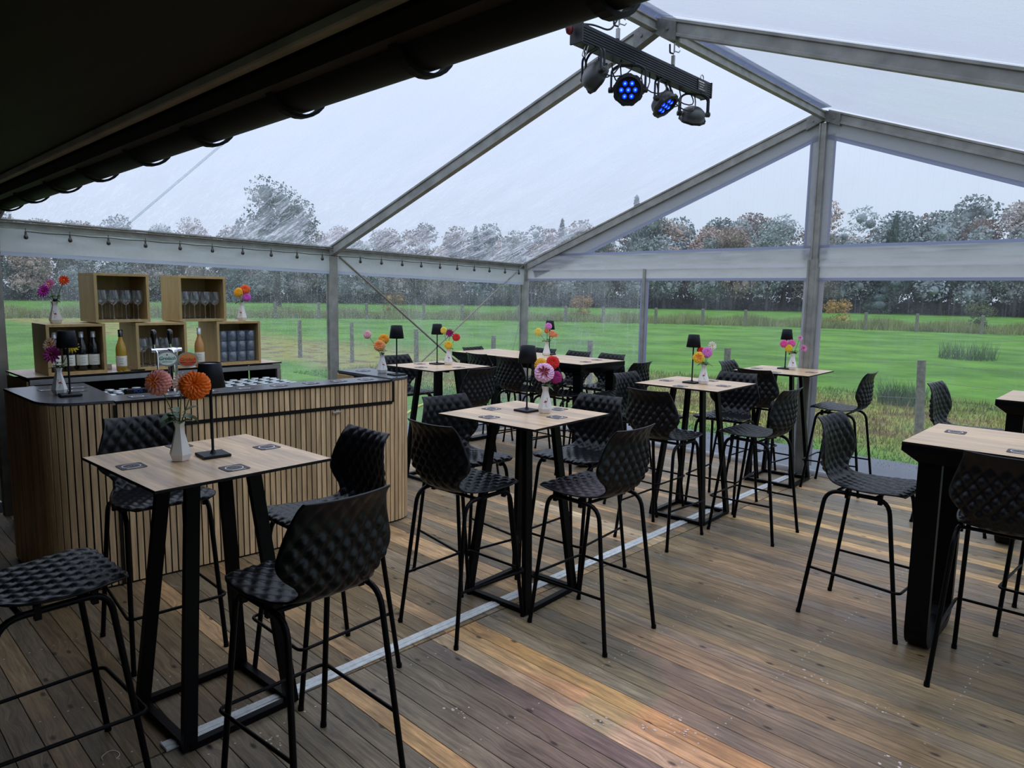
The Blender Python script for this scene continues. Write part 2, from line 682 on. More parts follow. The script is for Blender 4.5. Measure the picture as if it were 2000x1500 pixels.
M_deck = wood('deck_wood', objcol=True, stretch=(3.4, 48, 48), rough=0.55, contrast=0.50, knots=3.0, weather=0.34, spec=0.4, var=0.14, bump=0.6)
M_slat = wood('slat_wood', (0.70, 0.50, 0.285), stretch=(24, 24, 1.6), rough=0.5, contrast=0.38, var=0.22, tint2=(0.56, 0.38, 0.205), bump=0.1)
M_top = wood('oak_laminate', (0.73, 0.50, 0.29), stretch=(1.6, 22, 22), rough=0.32, contrast=0.36, var=0.04, tint2=(0.50, 0.345, 0.22), bump=0.04, spec=0.5)
M_crate = wood('crate_oak', (0.50, 0.35, 0.15), stretch=(14, 14, 1.8), rough=0.5, contrast=0.2, var=0.06, bump=0.05)
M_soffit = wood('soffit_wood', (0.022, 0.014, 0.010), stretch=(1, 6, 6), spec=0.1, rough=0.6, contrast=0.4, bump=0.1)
M_fascia = simple('fascia_brown', (0.30, 0.25, 0.20), 0.5, noise=0.25, scale=5)
M_gutter = simple('gutter_black', (0.006, 0.006, 0.006), 0.55, noise=0.3, scale=4, spec=0.15)
M_alu = simple('aluminium_frame', (0.29, 0.29, 0.27), 0.48, 0.25, noise=0.22, scale=9, bump=0.1)
M_aludark = simple('aluminium_groove', (0.20, 0.20, 0.19), 0.5, 0.3, noise=0.2)
M_strip = simple('pale_metal_strip', (0.68, 0.70, 0.70), 0.4, 0.1, noise=0.16, scale=40)
M_black = simple('black_metal', (0.002, 0.0022, 0.003), 0.38, 0.0, noise=0.2, scale=50, spec=0.10)
M_chair = simple('black_plastic', (0.003, 0.0035, 0.005), 0.32, 0.0, noise=0.1, scale=60, spec=0.28)
M_lamp = simple('matt_black_lamp', (0.009, 0.011, 0.016), 0.5, 0.0, noise=0.1, spec=0.2)
M_lampin = simple('lamp_diffuser', (0.60, 0.64, 0.72), 0.5)
M_counter = simple('dark_counter', (0.075, 0.08, 0.09), 0.26, 0.0, noise=0.15, scale=20)
M_edge = simple('black_edge', (0.006, 0.006, 0.006), 0.5, spec=0.2)
M_ceramic = simple('white_ceramic', (0.74, 0.73, 0.71), 0.3, noise=0.05, scale=10)
M_red = simple('flamingo_red', (0.40, 0.03, 0.06), 0.4)
M_ink = simple('flamingo_ink', (0.02, 0.015, 0.02), 0.4)
M_coaster = simple('coaster_grey', (0.075, 0.065, 0.07), 0.75, noise=0.15, scale=60)
M_print = simple('white_print', (0.72, 0.72, 0.74), 0.7)
M_green = simple('leaf_green', (0.045, 0.125, 0.022), 0.5, noise=0.4, scale=60)
M_stem = simple('stem_green', (0.12, 0.19, 0.045), 0.5, noise=0.3, scale=60)
M_petal = objcol_mat('petal', 0.55, 0.22, 40)
M_petal2 = simple('petal_core_yellow', (0.75, 0.42, 0.05), 0.6)
M_petalo = simple('petal_core_orange', (0.80, 0.22, 0.03), 0.6)
M_petald = simple('petal_core_dark', (0.25, 0.02, 0.04), 0.6)
M_chrome = simple('chrome', (0.80, 0.81, 0.83), 0.10, 1.0, noise=0.02)
M_steel = simple('brushed_steel', (0.36, 0.36, 0.35), 0.35, 0.8, noise=0.15, scale=12)
M_glass = glassy('clear_glass', milk=0.05)
M_tumbler = glassy('tumbler_glass', (0.92, 0.95, 0.98), 0.22, 0.15, 0.13)
M_rim = simple('bright_glass_base', (0.62, 0.68, 0.68), 0.12, 0.5, noise=0.25, scale=30)
M_wine = simple('gold_wine', (0.48, 0.30, 0.045), 0.12, noise=0.15, scale=8)
M_wine2 = simple('rose_wine', (0.56, 0.28, 0.09), 0.12, noise=0.15, scale=8)
M_dbottle = simple('dark_bottle', (0.008, 0.008, 0.010), 0.1, spec=0.8)
M_paper = simple('label_paper', (0.78, 0.77, 0.66), 0.6, noise=0.05)
M_paperw = simple('white_paper', (0.80, 0.79, 0.76), 0.6, noise=0.05)
M_capw = simple('silver_cap', (0.60, 0.63, 0.68), 0.35, 0.4)
M_gtxt = simple('green_lettering', (0.0, 0.16, 0.08), 0.4)
M_rtxt = simple('red_lettering', (0.42, 0.01, 0.012), 0.4)
M_bluetxt = simple('blue_lettering', (0.02, 0.10, 0.45), 0.4)
M_badgew = simple('badge_white', (0.68, 0.76, 0.68), 0.35)
M_badgeo = simple('badge_orange', (0.66, 0.22, 0.045), 0.35)
M_led = simple('blue_led', (0.0, 0.02, 0.4), 0.3, emit=(0.005, 0.035, 1.0), es=1.3)
M_ledc = simple('blue_led_core', (0.0, 0.3, 0.9), 0.3, emit=(0.10, 0.55, 1.0), es=1.3)
M_leddim = simple('unlit_lens', (0.02, 0.02, 0.03), 0.15)
M_parbody = simple('stage_light_body', (0.045, 0.048, 0.05), 0.45, noise=0.15)
M_barface = simple('light_bar_face', (0.022, 0.026, 0.036), 0.4, 0.2, spec=0.3)
M_cable = simple('black_cable', (0.012, 0.012, 0.012), 0.5)
M_bulb = simple('unlit_bulb', (0.045, 0.043, 0.038), 0.15, noise=0.2)
M_pvc = translucent_pvc('white_pvc', (0.57, 0.575, 0.61), 0.5, bump=0.9)
M_border = translucent_pvc('blue_white_border', (0.47, 0.50, 0.64), 0.5, bump=0.15)
M_roof = vinyl('clear_roof_vinyl', haze=0.23, drops=52.0, drop_amt=0.55, tint=(0.93, 0.96, 1.0), rough=0.22, bump=0.5, bscale=1.0, gloss=0.03, thr=0.16, patch=0.75, stretch=(1.2, 3.5, 2.0), low=(2.25, 3.0), fill=0.3)
M_wallv = vinyl('rainy_wall_vinyl', haze=0.17, drops=84.0, drop_amt=0.60, streak=0.16, tint=(0.92, 0.95, 0.98), rough=0.1, bump=0.15, gloss=0.03, thr=0.16, fill=0.25)
M_gablev = vinyl('clear_gable_vinyl', haze=0.08, drops=60.0, drop_amt=0.16, streak=0.06, tint=(0.95, 0.98, 1.0), rough=0.1, bump=0.25, gloss=0.03, thr=0.06)
M_apron = simple('grey_ground_sheet', (0.085, 0.095, 0.12), 0.6, noise=0.12, scale=2)
M_post = simple('weathered_fence_wood', (0.16, 0.155, 0.12), 0.85, noise=0.4, scale=14, bump=0.4)
M_wire = simple('fence_wire', (0.22, 0.22, 0.20), 0.5, 0.3)
M_hose = simple('yellow_hose', (0.62, 0.55, 0.03), 0.5)
M_rope = simple('white_rope', (0.72, 0.72, 0.68), 0.6)
M_strap = simple('brace_rod', (0.27, 0.25, 0.21), 0.5, 0.2)
M_leaves = objcol_mat('tree_leaves', 0.9, 0.35, 0.7)
M_bark = simple('bark', (0.045, 0.04, 0.035), 0.9, noise=0.3, scale=3)
M_screw = simple('screw_head', (0.55, 0.54, 0.5), 0.3, 0.6)
M_under = simple('deck_underside', (0.012, 0.010, 0.008), 0.9)
M_knob = simple('tap_knob_black', (0.008, 0.008, 0.008), 0.15, spec=0.8)
M_flake = simple('pale_flake', (0.62, 0.55, 0.47), 0.7)
M_deadleaf = simple('dry_leaf', (0.16, 0.14, 0.03), 0.7, noise=0.4, scale=80)
M_redmetal = simple('red_shackle', (0.14, 0.01, 0.015), 0.35)


def grassmat(name, blades=False):
    mt, n, l = newmat(name)
    b = n['Principled BSDF']
    b.inputs['Roughness'].default_value = 0.9
    b.inputs['Specular IOR Level'].default_value = 0.15
    geo = n.new('ShaderNodeNewGeometry')
    sp = n.new('ShaderNodeSeparateXYZ')
    l.new(geo.outputs['Position'], sp.inputs[0])
    n1 = n.new('ShaderNodeTexNoise')
    n1.inputs['Scale'].default_value = 0.35
    n1.inputs['Detail'].default_value = 8
    n1.inputs['Roughness'].default_value = 0.65
    l.new(geo.outputs['Position'], n1.inputs['Vector'])
    r1 = n.new('ShaderNodeValToRGB')
    e = r1.color_ramp.elements
    e[0].position, e[0].color = 0.38, (0.060, 0.155, 0.018, 1)
    e[1].position, e[1].color = 0.62, (0.125, 0.275, 0.036, 1)
    l.new(n1.outputs['Fac'], r1.inputs[0])
    n2 = n.new('ShaderNodeTexNoise')
    n2.inputs['Scale'].default_value = 1.7
    n2.inputs['Detail'].default_value = 7
    l.new(geo.outputs['Position'], n2.inputs['Vector'])
    r2_ = n.new('ShaderNodeValToRGB')
    e = r2_.color_ramp.elements
    e[0].position, e[0].color = 0.36, (0.15, 0.105, 0.045, 1)
    e[1].position, e[1].color = 0.50, (0.27, 0.26, 0.065, 1)
    e2 = r2_.color_ramp.elements.new(0.68)
    e2.color = (0.18, 0.26, 0.055, 1)
    l.new(n2.outputs['Fac'], r2_.inputs[0])
    # rough strip along the fence: world y 9.9 .. 15
    wv = n.new('ShaderNodeTexNoise')
    wv.inputs['Scale'].default_value = 0.5
    wv.inputs['Detail'].default_value = 5
    l.new(geo.outputs['Position'], wv.inputs['Vector'])
    yy = math_n(n, 'ADD', sp.outputs['Y'], math_n(n, 'MULTIPLY', wv.outputs['Fac'], 2.4, l), l)
    a = n.new('ShaderNodeMapRange')
    a.inputs['From Min'].default_value = 10.9
    a.inputs['From Max'].default_value = 11.9
    l.new(yy, a.inputs['Value'])
    c = n.new('ShaderNodeMapRange')
    c.inputs['From Min'].default_value = 15.2
    c.inputs['From Max'].default_value = 18.5
    c.inputs['To Min'].default_value = 1
    c.inputs['To Max'].default_value = 0
    l.new(yy, c.inputs['Value'])
    f = math_n(n, 'MULTIPLY', a.outputs[0], c.outputs[0], l)
    mxx = n.new('ShaderNodeMix')
    mxx.data_type = 'RGBA'
    l.new(f, mxx.inputs['Factor'])
    l.new(r1.outputs[0], mxx.inputs['A'])
    l.new(r2_.outputs[0], mxx.inputs['B'])
    l.new(mxx.outputs['Result'], b.inputs['Base Color'])
    n5 = n.new('ShaderNodeTexNoise')
    n5.inputs['Scale'].default_value = 3.0
    n5.inputs['Detail'].default_value = 8
    l.new(geo.outputs['Position'], n5.inputs['Vector'])
    bp = n.new('ShaderNodeBump')
    bp.inputs['Strength'].default_value = 0.7
    bp.inputs['Distance'].default_value = 0.25
    l.new(n5.outputs['Fac'], bp.inputs['Height'])
    l.new(bp.outputs[0], b.inputs['Normal'])
    return mt


M_grass = grassmat('meadow_grass')
M_rush = simple('rush_green', (0.07, 0.13, 0.05), 0.8, noise=0.4, scale=3)
M_reed = simple('rough_grass', (0.22, 0.25, 0.09), 0.9, noise=0.5, scale=0.6)
M_dry = simple('dry_stalks', (0.36, 0.27, 0.13), 0.9, noise=0.4, scale=5)

GZ = -0.2   # ground level outside
GY = 7.32   # gable line
WX = -3.9   # left wall line
EZ = 2.2    # eave height
RZ = 3.62   # ridge height

# ------------------------------------------------------------------ ground and meadow
mb = MB()
n = 40
mb.add([(-220 + 440 * i / n, -60 + 300 * j / n, GZ) for j in range(n + 1) for i in range(n + 1)],
       [(j * (n + 1) + i, j * (n + 1) + i + 1, (j + 1) * (n + 1) + i + 1, (j + 1) * (n + 1) + i) for j in range(n) for i in range(n)])
put('meadow', mb.mesh('meadow', M_grass), label='green meadow stretching out behind the marquee to the woods', cat='meadow', kind='structure')

mb = MB()
mb.box((-0.2, 8.40, GZ + 0.03), (11.5, 2.1, 0.03), ch=0.01)
mb.box((-4.72, 4.3, GZ + 0.03), (1.6, 6.0, 0.03), ch=0.01)
mb.build('ground_sheet', M_apron, label='grey sheet lying on the lawn along the foot of the marquee walls', cat='ground sheet')

# ------------------------------------------------------------------ deck: every board a part
floor = put('floor', None, label='weathered timber deck of narrow boards', kind='structure', rot=(0, 0, R(-1.57)))
mb = MB()
mb.box((0, 3.0, -0.065), (9.0, 9.4, 0.06))
mb.build('deck_base', M_under, floor)
PITCH = 0.1033
LB, RB = 4.02, 4.55


def board_mesh(L, w=0.1006, h=0.028):
    q = MB()
    q.box((0, 0, -h / 2), (L, w, h), ch=0.0012)
    return q.mesh('plank', M_deck)


meL, meR = board_mesh(LB - 0.045), board_mesh(RB)
pal = [(0.225, 0.160, 0.088), (0.200, 0.148, 0.088), (0.175, 0.140, 0.095), (0.245, 0.175, 0.100), (0.185, 0.132, 0.075), (0.205, 0.160, 0.108), (0.155, 0.122, 0.080)]
gry = [(0.175, 0.142, 0.100), (0.190, 0.150, 0.106), (0.160, 0.128, 0.092)]
ORG = (0.52, 0.30, 0.125)
TAN = (0.40, 0.285, 0.175)
rng = random.Random(3)
y0 = 1.686
for k in range(-20, 56):
    y = y0 + PITCH * (k + 0.5)
    if y > 7.44 or y < -0.4:
        continue
    cL = rng.choice(pal)
    cR = rng.choice(pal)
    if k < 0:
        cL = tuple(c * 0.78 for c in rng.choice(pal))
    if -12 < k < 9:
        cR = rng.choice(gry)
    if k in (6, 8):
        cR = (0.42, 0.30, 0.19) if k == 6 else ORG
    if k == 0:
        cR = (0.50, 0.30, 0.14)
    if k == 7:
        cR = (0.50, 0.31, 0.15)
    if k in (5,):
        cR = (0.13, 0.10, 0.085)
    if k in (36, 39, 43, 49):
        cR = (0.44, 0.28, 0.13)
    if k in (7, 13, 14, 18, 25, 30, 37, 42):
        cL = (0.40, 0.26, 0.14)
    if k in (26, 27):
        cL = (0.42, 0.32, 0.21)
    if k == 2 or k == -2:
        cL = (0.33, 0.21, 0.11)
    if 18 <= k <= 30 and k not in (26, 27):
        cR = tuple(c * 0.9 for c in rng.choice(pal))
    yy = y + y0 * 0  # boards share one direction
    cL, cR = tuple(min(.9, c * k_) for c, k_ in zip(cL, (1.52, 1.46, 1.36))), tuple(min(.9, c * k_) for c, k_ in zip(cR, (1.48, 1.45, 1.36)))
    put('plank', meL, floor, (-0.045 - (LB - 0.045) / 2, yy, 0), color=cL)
    put('plank', meR, floor, (-0.035 + RB / 2, yy, 0), color=cR)
# screws, flakes
mb = MB()
for k in range(-14, 54):
    for xx in (-3.4, -2.7, -2.0, -1.3, -0.6, -0.12, 0.10, 0.75, 1.40, 2.05, 2.7, 3.4):
        for dy in (0.25, 0.75):
            if rng.random() < 0.3:
                continue
            q = (xx + rng.uniform(-0.01, 0.01), y0 + PITCH * (k + dy), 0.0008)
            mb.add([(q[0] + 0.0042 * math.cos(a), q[1] + 0.0042 * math.sin(a), q[2]) for a in [i * PI / 3 for i in range(6)]], [tuple(range(6))])
mb.build('screw_heads', M_screw, floor, kind='stuff')
mb = MB()
for (x, y) in ((1.16, 2.45), (1.30, 2.55), (1.02, 2.36), (1.22, 2.62), (2.0, 3.0), (1.85, 3.35), (0.55, 2.0), (1.55, 3.4), (0.2, 1.3)):
    for i in range(9):
        a, b = x + rng.gauss(0, 0.035), y + rng.gauss(0, 0.025)
        s_ = rng.uniform(0.003, 0.010)
        mb.add([(a + s_ * rng.uniform(.5, 1.2) * math.cos(t), b + s_ * rng.uniform(.5, 1) * math.sin(t), 0.0015) for t in [i * PI / 2.5 for i in range(5)]], [tuple(range(5))])
mb.build('paint_flakes', M_flake, floor, kind='stuff')

mb = MB()
mb.box((-0.038, 4.13, 0.005), (0.068, 6.30, 0.010), ch=0.003)
mb.box((-0.038, 4.13, 0.0115), (0.022, 6.30, 0.004), ch=0.0015)
mb.build('metal_floor_strip', M_strip, label='long pale metal strip screwed down along the middle of the deck', cat='strip')

# ------------------------------------------------------------------ marquee frame
FR = [1.30, 4.27, GY]
frame = thing('marquee_frame', 'grey aluminium frame of the clear marquee with posts and rafters', 'frame')


def beam(p0, p1, w, h, name='beam', roll_=None, groove=True):
    p0, p1 = Vector(p0), Vector(p1)
    d = p1 - p0
    L = d.length
    x = d.normalized()
    side = Vector((0, 1, 0)) if roll_ is None else Vector(roll_)
    side = (side - x * side.dot(x)).normalized()
    upv = x.cross(side)
    Mx = Matrix(((x.x, side.x, upv.x, p0.x), (x.y, side.y, upv.y, p0.y), (x.z, side.z, upv.z, p0.z), (0, 0, 0, 1)))
    q = MB()
    g = 0.012
    if groove:
        poly = [(-w / 2, -h / 2), (w / 2, -h / 2), (w / 2, -h / 2 + h * .16), (w / 2 - g, -h / 2 + h * .22), (w / 2 - g, h / 2 - h * .22), (w / 2, h / 2 - h * .16), (w / 2, h / 2),
                (-w / 2, h / 2), (-w / 2, h / 2 - h * .16), (-w / 2 + g, h / 2 - h * .22), (-w / 2 + g, -h / 2 + h * .22), (-w / 2, -h / 2 + h * .16)]
    else:
        poly = [(-w / 2, -h / 2), (w / 2, -h / 2), (w / 2, h / 2), (-w / 2, h / 2)]
    q.prism(poly, 0, L, axis='x', M=Mx)
    return q.build(name, M_alu, frame)


for fy in FR:
    ez = 2.16 + (GY - fy) * 0.017
    for sx in (-1, 1):
        beam((sx * 3.9, fy, ez), (sx * 0.03, fy, RZ - 0.05), 0.055, 0.10, 'rafter')
        beam((sx * 3.9, fy, -0.15), (sx * 3.9, fy, ez + 0.02), 0.09, 0.085, 'post', (0, 1, 0))
        q = MB()
        q.box((sx * 3.9, fy, -0.02), (0.2, 0.2, 0.012), ch=0.003)
        q.build('base_plate', M_aludark, frame)
    q = MB()   # ridge bracket
    q.prism([(-0.16, RZ - 0.17), (0, RZ - 0.10), (0.16, RZ - 0.17), (0.16, RZ - 0.06), (0, RZ), (-0.16, RZ - 0.06)], fy - 0.033, fy + 0.033, axis='y')
    q.tube([(-0.1, fy - 0.04, RZ - 0.09), (-0.1, fy + 0.04, RZ - 0.09)], 0.012, 6)
    q.tube([(0.1, fy - 0.04, RZ - 0.09), (0.1, fy + 0.04, RZ - 0.09)], 0.012, 6)
    q.build('ridge_bracket', M_aludark, frame)
for a, b in ((FR[0], FR[1]), (FR[1], FR[2])):
    beam((0, a + 0.03, RZ - 0.05), (0, b - 0.03, RZ - 0.05), 0.045, 0.07, 'ridge_beam', (1, 0, 0))
    for sx in (-1, 1):
        beam((sx * 3.9, a + 0.03, 2.16 + (GY - a) * .017), (sx * 3.9, b - 0.03, 2.16 + (GY - b) * .017), 0.05, 0.05, 'eave_beam', (1, 0, 0))
beam((0, 0.95, RZ - 0.05), (0, FR[0] - 0.03, RZ - 0.05), 0.045, 0.07, 'ridge_beam', (1, 0, 0))
# centre gable post: slim upper part in a stouter lower sleeve
beam((-0.0, GY - 0.0, 2.16), (-0.0, GY - 0.0, RZ - 0.12), 0.06, 0.065, 'gable_post', (0, 1, 0))
beam((-0.0, GY - 0.01, -0.15), (-0.0, GY - 0.01, 2.19), 0.085, 0.10, 'gable_post', (0, 1, 0))
q = MB()
q.box((0, GY - 0.01, 0.004), (0.24, 0.22, 0.012), ch=0.003)
q.tube([(0.08, GY - 0.09, 0.0), (0.08, GY - 0.09, 0.05)], 0.012, 6)
q.tube([(-0.08, GY - 0.09, 0.0), (-0.08, GY - 0.09, 0.05)], 0.012, 6)
q.build('base_plate', M_aludark, frame)
# diagonal brace rods in the second left bay
mb = MB()
mb.tube([(WX + 0.04, 4.34, 2.16), (WX + 0.04, 7.2, 0.10)], 0.012, 6)
mb.build('brace_rod', M_strap, frame)
mb = MB()
mb.tube([(WX + 0.02, 7.25, 2.18), (WX + 0.02, 4.35, 0.20)], 0.010, 6)
mb.build('brace_rod', M_strap, frame)
# thin seam posts of the gable wall
for sx in (-1.98, 1.98):
    beam((sx, GY, -0.1), (sx, GY, 2.12), 0.03, 0.03, 'seam_rail', (0, 1, 0), False)

# ------------------------------------------------------------------ roof and wall membranes
ceiling = put('ceiling', None, label='clear rain-wet marquee roof film', kind='structure')
wall_left = put('wall_left', None, label='clear rain-speckled side wall of the marquee', kind='structure')
wall_back = put('wall_back', None, label='clear end wall of the marquee', kind='structure')
wall_right = put('wall_right', None, label='clear right side wall of the marquee', kind='structure')


def sheet(P00, P10, P11, P01, nu, nv, amp=0.0, seed=0, freq=3.0, sag=0.0, mat=None, name='panel', parent=None, edge=0.0):
    """grid patch with small wrinkles; amp fades at the rim"""
    a, b, c, d = (Vector(p) for p in (P00, P10, P11, P01))
    nrm = (b - a).cross(d - a).normalized()
    rg = random.Random(seed)
    ph = [(rg.uniform(2, freq * 3), rg.uniform(2, freq * 3), rg.uniform(0, 6.3), rg.uniform(.3, 1)) for _ in range(7)]
    vs, fs = [], []
    for j in range(nv + 1):
        v = j / nv
        for i in range(nu + 1):
            u = i / nu
            p = a * (1 - u) * (1 - v) + b * u * (1 - v) + c * u * v + d * (1 - u) * v
            w = sum(k[3] * math.sin(k[0] * u + k[1] * v + k[2]) for k in ph) / 3
            rim = min(1, 6 * min(u, 1 - u) + edge, 6 * min(v, 1 - v) + edge)
            p = p + nrm * (amp * w * rim + sag * 16 * u * (1 - u) * v * (1 - v))
            vs.append(p)
    for j in range(nv):
        for i in range(nu):
            k = j * (nu + 1) + i
            fs.append((k, k + 1, k + nu + 2, k + nu + 1))
    q = MB()
    q.add(vs, fs, 0, True)
    return q.build(name, mat, parent)


def ezf(y):
    return 2.16 + (GY - y) * 0.017


sd = 0
for a, b in ((1.06, FR[0]), (FR[0], FR[1]), (FR[1], FR[2])):
    for sx in (-1, 1):
        sd += 1
        e0, e1 = ezf(a) + 0.055, ezf(b) + 0.055
        sheet((sx * 3.93, a + 0.01, e0), (sx * 3.93, b - 0.01, e1), (0, b - 0.01, RZ + 0.03), (0, a + 0.01, RZ + 0.03), 30, 40, 0.012, sd, 6, -0.03 * sx if b - a > 1 else 0, M_roof, 'roof_panel', ceiling)
# white rolled edge band of the roof film along the ridge
mb = MB()
mb.box((0, 4.2, RZ + 0.035), (0.10, 6.3, 0.006), ch=0.002)
mb.build('ridge_band', M_border, ceiling)
# seam welded across the first roof panel (diagonal ghost line)
mb = MB()
mb.tube([(-3.75, 2.2, 2.30), (-0.4, 2.62, 3.50)], 0.014, 6, flat=0.2)
mb.build('weld_seam', M_gablev, ceiling)

for a, b in ((FR[0], FR[1]), (FR[1], FR[2])):
    sd += 1
    sheet((WX - 0.03, a + 0.05, -0.05), (WX - 0.03, b - 0.05, -0.05), (WX - 0.03, b - 0.05, ezf(b)), (WX - 0.03, a + 0.05, ezf(a)), 24, 24, 0.006, sd, 4, 0.0, M_wallv, 'wall_panel', wall_left)
    sheet((3.93, a + 0.05, -0.05), (3.93, b - 0.05, -0.05), (3.93, b - 0.05, ezf(b)), (3.93, a + 0.05, ezf(a)), 12, 12, 0.006, sd + 20, 4, 0.0, M_wallv, 'wall_panel', wall_right)
    # valance band under the eave
    for sx, w in ((-1, wall_left), (1, wall_right)):
        X = sx * 3.865
        o = sheet((X, a + 0.05, ezf(a) - 0.205), (X, b - 0.05, ezf(b) - 0.205), (X, b - 0.05, ezf(b) - 0.03), (X, a + 0.05, ezf(a) - 0.03), 60, 6, 0.020, sd + 3, 14, 0.0, M_pvc, 'valance', w, edge=0.3)
        sheet((X + 0.004 * sx, a + 0.05, ezf(a) - 0.235), (X + 0.004 * sx, b - 0.05, ezf(b) - 0.235), (X + 0.004 * sx, b - 0.05, ezf(b) - 0.205), (X + 0.004 * sx, a + 0.05, ezf(a) - 0.205), 30, 1, 0.004, sd + 3, 8, 0.0, M_border, 'valance_hem', w)
# dark keder line along the left eave
mb = MB()
mb.tube([(WX + 0.05, FR[0], ezf(FR[0]) + 0.035), (WX + 0.05, FR[1], ezf(FR[1]) + 0.035), (WX + 0.05, GY, ezf(GY) + 0.035)], 0.010, 6)
mb.build('keder_rail', M_aludark, wall_left)


def flat_strip(pts, w, mat, name, parent, yy):
    q = MB()
    for (p, r_) in zip(pts[:-1], pts[1:]):
        p, r_ = Vector(p), Vector(r_)
        d = (r_ - p).normalized()
        nn = Vector((-d.y, d.x)) * w / 2
        poly = [(p - nn), (r_ - nn), (r_ + nn), (p + nn)]
        q.prism([tuple(k) for k in poly], yy - 0.002, yy + 0.002, axis='y')
    return q.build(name, mat, parent)


for sx in (-1, 1):
    def rafz(x):
        return RZ - 0.10 - abs(x) * (RZ - 2.18) / 3.9
    x0, x1, zb = 0.10, 2.95, 2.33
    # triangular windows above the band
    q = MB()
    q.add([(sx * 0.02, GY + 0.03, 2.2), (sx * 3.7, GY + 0.03, 2.2), (sx * 0.02, GY + 0.03, RZ - 0.08)], [(0, 1, 2)])
    q.build('gable_window', M_gablev, wall_back)
    flat_strip([(sx * 0.0, rafz(0) - 0.04), (sx * 3.75, rafz(3.75) - 0.04)], 0.16, M_pvc, 'border_strip', wall_back, GY + 0.020)
    flat_strip([(sx * 0.02, rafz(0) - 0.14), (sx * 3.3, rafz(3.3) - 0.14)], 0.04, M_border, 'border_strip', wall_back, GY + 0.018)
    flat_strip([(sx * 0.068, 2.2), (sx * 0.068, rafz(0.07) - 0.10)], 0.085, M_pvc, 'border_strip', wall_back, GY + 0.022)
    flat_strip([(sx * 0.115, 2.2), (sx * 0.115, rafz(0.1) - 0.14)], 0.018, M_border, 'border_strip', wall_back, GY + 0.012)
    flat_strip([(sx * 0.02, 2.315), (sx * 3.3, 2.315)], 0.03, M_border, 'border_strip', wall_back, GY + 0.016)
    # overlapping white flaps
    xa, xb = (0.05, 3.86) if sx > 0 else (-3.86, -0.05)
    sheet((xa, GY - 0.012, 2.115), (xb, GY - 0.012, 2.115), (xb, GY - 0.012, 2.30), (xa, GY - 0.012, 2.30), 70, 8, 0.022, 60 + sx, 12, 0, M_pvc, 'upper_flap', wall_back, edge=0.4)
    sheet((xa, GY + 0.015, 2.005), (xb, GY + 0.015, 2.005), (xb, GY + 0.015, 2.13), (xa, GY + 0.015, 2.13), 60, 4, 0.006, 70 + sx, 8, 0, M_pvc, 'lower_flap', wall_back, edge=0.3)
    flat_strip([(xa, 1.995), (xb, 1.995)], 0.028, M_border, 'border_strip', wall_back, GY + 0.012)
    # clear lower panels, rolled hem at the floor
    for (pa, pb) in ((0.05, 1.965), (1.995, 3.86)):
        sd += 1
        A, B = sx * pa, sx * pb
        A, B = min(A, B), max(A, B)
        mt = M_wallv if (sx < 0 and pa > 1) else M_gablev
        sheet((A, GY + 0.03, 0.05), (B, GY + 0.03, 0.05), (B, GY + 0.03, 2.02), (A, GY + 0.03, 2.02), 16, 16, 0.008, sd, 3, 0, mt, 'wall_panel', wall_back)
    flat_strip([(sx * 1.98, 0.3), (sx * 1.98, 1.99)], 0.07, M_pvc, 'border_strip', wall_back, GY + 0.024)
    flat_strip([(sx * 1.935, 0.3), (sx * 1.935, 1.99)], 0.022, M_border, 'border_strip', wall_back, GY + 0.02)
    flat_strip([(sx * 2.025, 0.3), (sx * 2.025, 1.99)], 0.022, M_border, 'border_strip', wall_back, GY + 0.02)
    q = MB()
    q.tube([(xa, GY + 0.05, 0.02), (xb, GY + 0.05, 0.02)], 0.034, 10)
    q.build('rolled_hem', M_pvc, wall_back)
    flat_strip([(sx * 0.075, 0.1), (sx * 0.075, 1.99)], 0.05, M_pvc, 'border_strip', wall_back, GY + 0.022)

# string of unlit bulbs under the left eave
BY = [1.51, 1.81, 2.09, 2.38, 2.67, 2.96, 3.25, 3.54, 3.82, 4.11, 4.58, 4.86, 5.15, 5.43, 5.72, 6.0, 6.29, 6.56, 6.85, 7.12]
sl = thing('string_light', 'dark cable with a row of small unlit bulbs under the left eave', 'string lights')
pts = []
for i, y in enumerate(BY):
    z = ezf(y) - 0.045
    pts.append((WX + 0.075, y, z))
    if i < len(BY) - 1:
        pts.append((WX + 0.075, (y + BY[i + 1]) / 2, z - 0.008))
mb = MB()
mb.tube(pts, 0.0035, 5)
mb.build('cable', M_cable, sl)
q = MB()
q.lathe([(0.008, 0.0), (0.010, -0.012), (0.010, -0.028), (0.017, -0.040), (0.021, -0.055), (0.017, -0.070), (0.003, -0.076)], 8)
q.tube([(0, 0, 0), (0, 0, 0.03)], 0.003, 5)
bm_ = q.mesh('bulb', M_bulb)
for y in BY:
    put('bulb', bm_, sl, (WX + 0.078, y, ezf(y) - 0.045), scale=0.8)

# ------------------------------------------------------------------ building eave above the viewer
house = thing('house_eave', 'dark wooden soffit and fascia of the house overhead', 'eave', (0, 0, 0))
house.rotation_euler = (0, -0.016, 0)
mb = MB()
mb.box((-1.0, 0.13, 2.42), (12, 1.66, 0.04))
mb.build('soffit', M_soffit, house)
mb = MB()
mb.box((-1.0, 0.975, 2.40), (12, 0.035, 0.05), ch=0.004)
mb.build('fascia_lip', M_fascia, house)
mb = MB()
mb.box((-1.0, 1.01, 2.50), (12, 0.03, 0.20), ch=0.004)
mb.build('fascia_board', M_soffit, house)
mb = MB()
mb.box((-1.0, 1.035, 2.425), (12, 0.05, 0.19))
mb.build('gutter_backing', M_soffit, house)
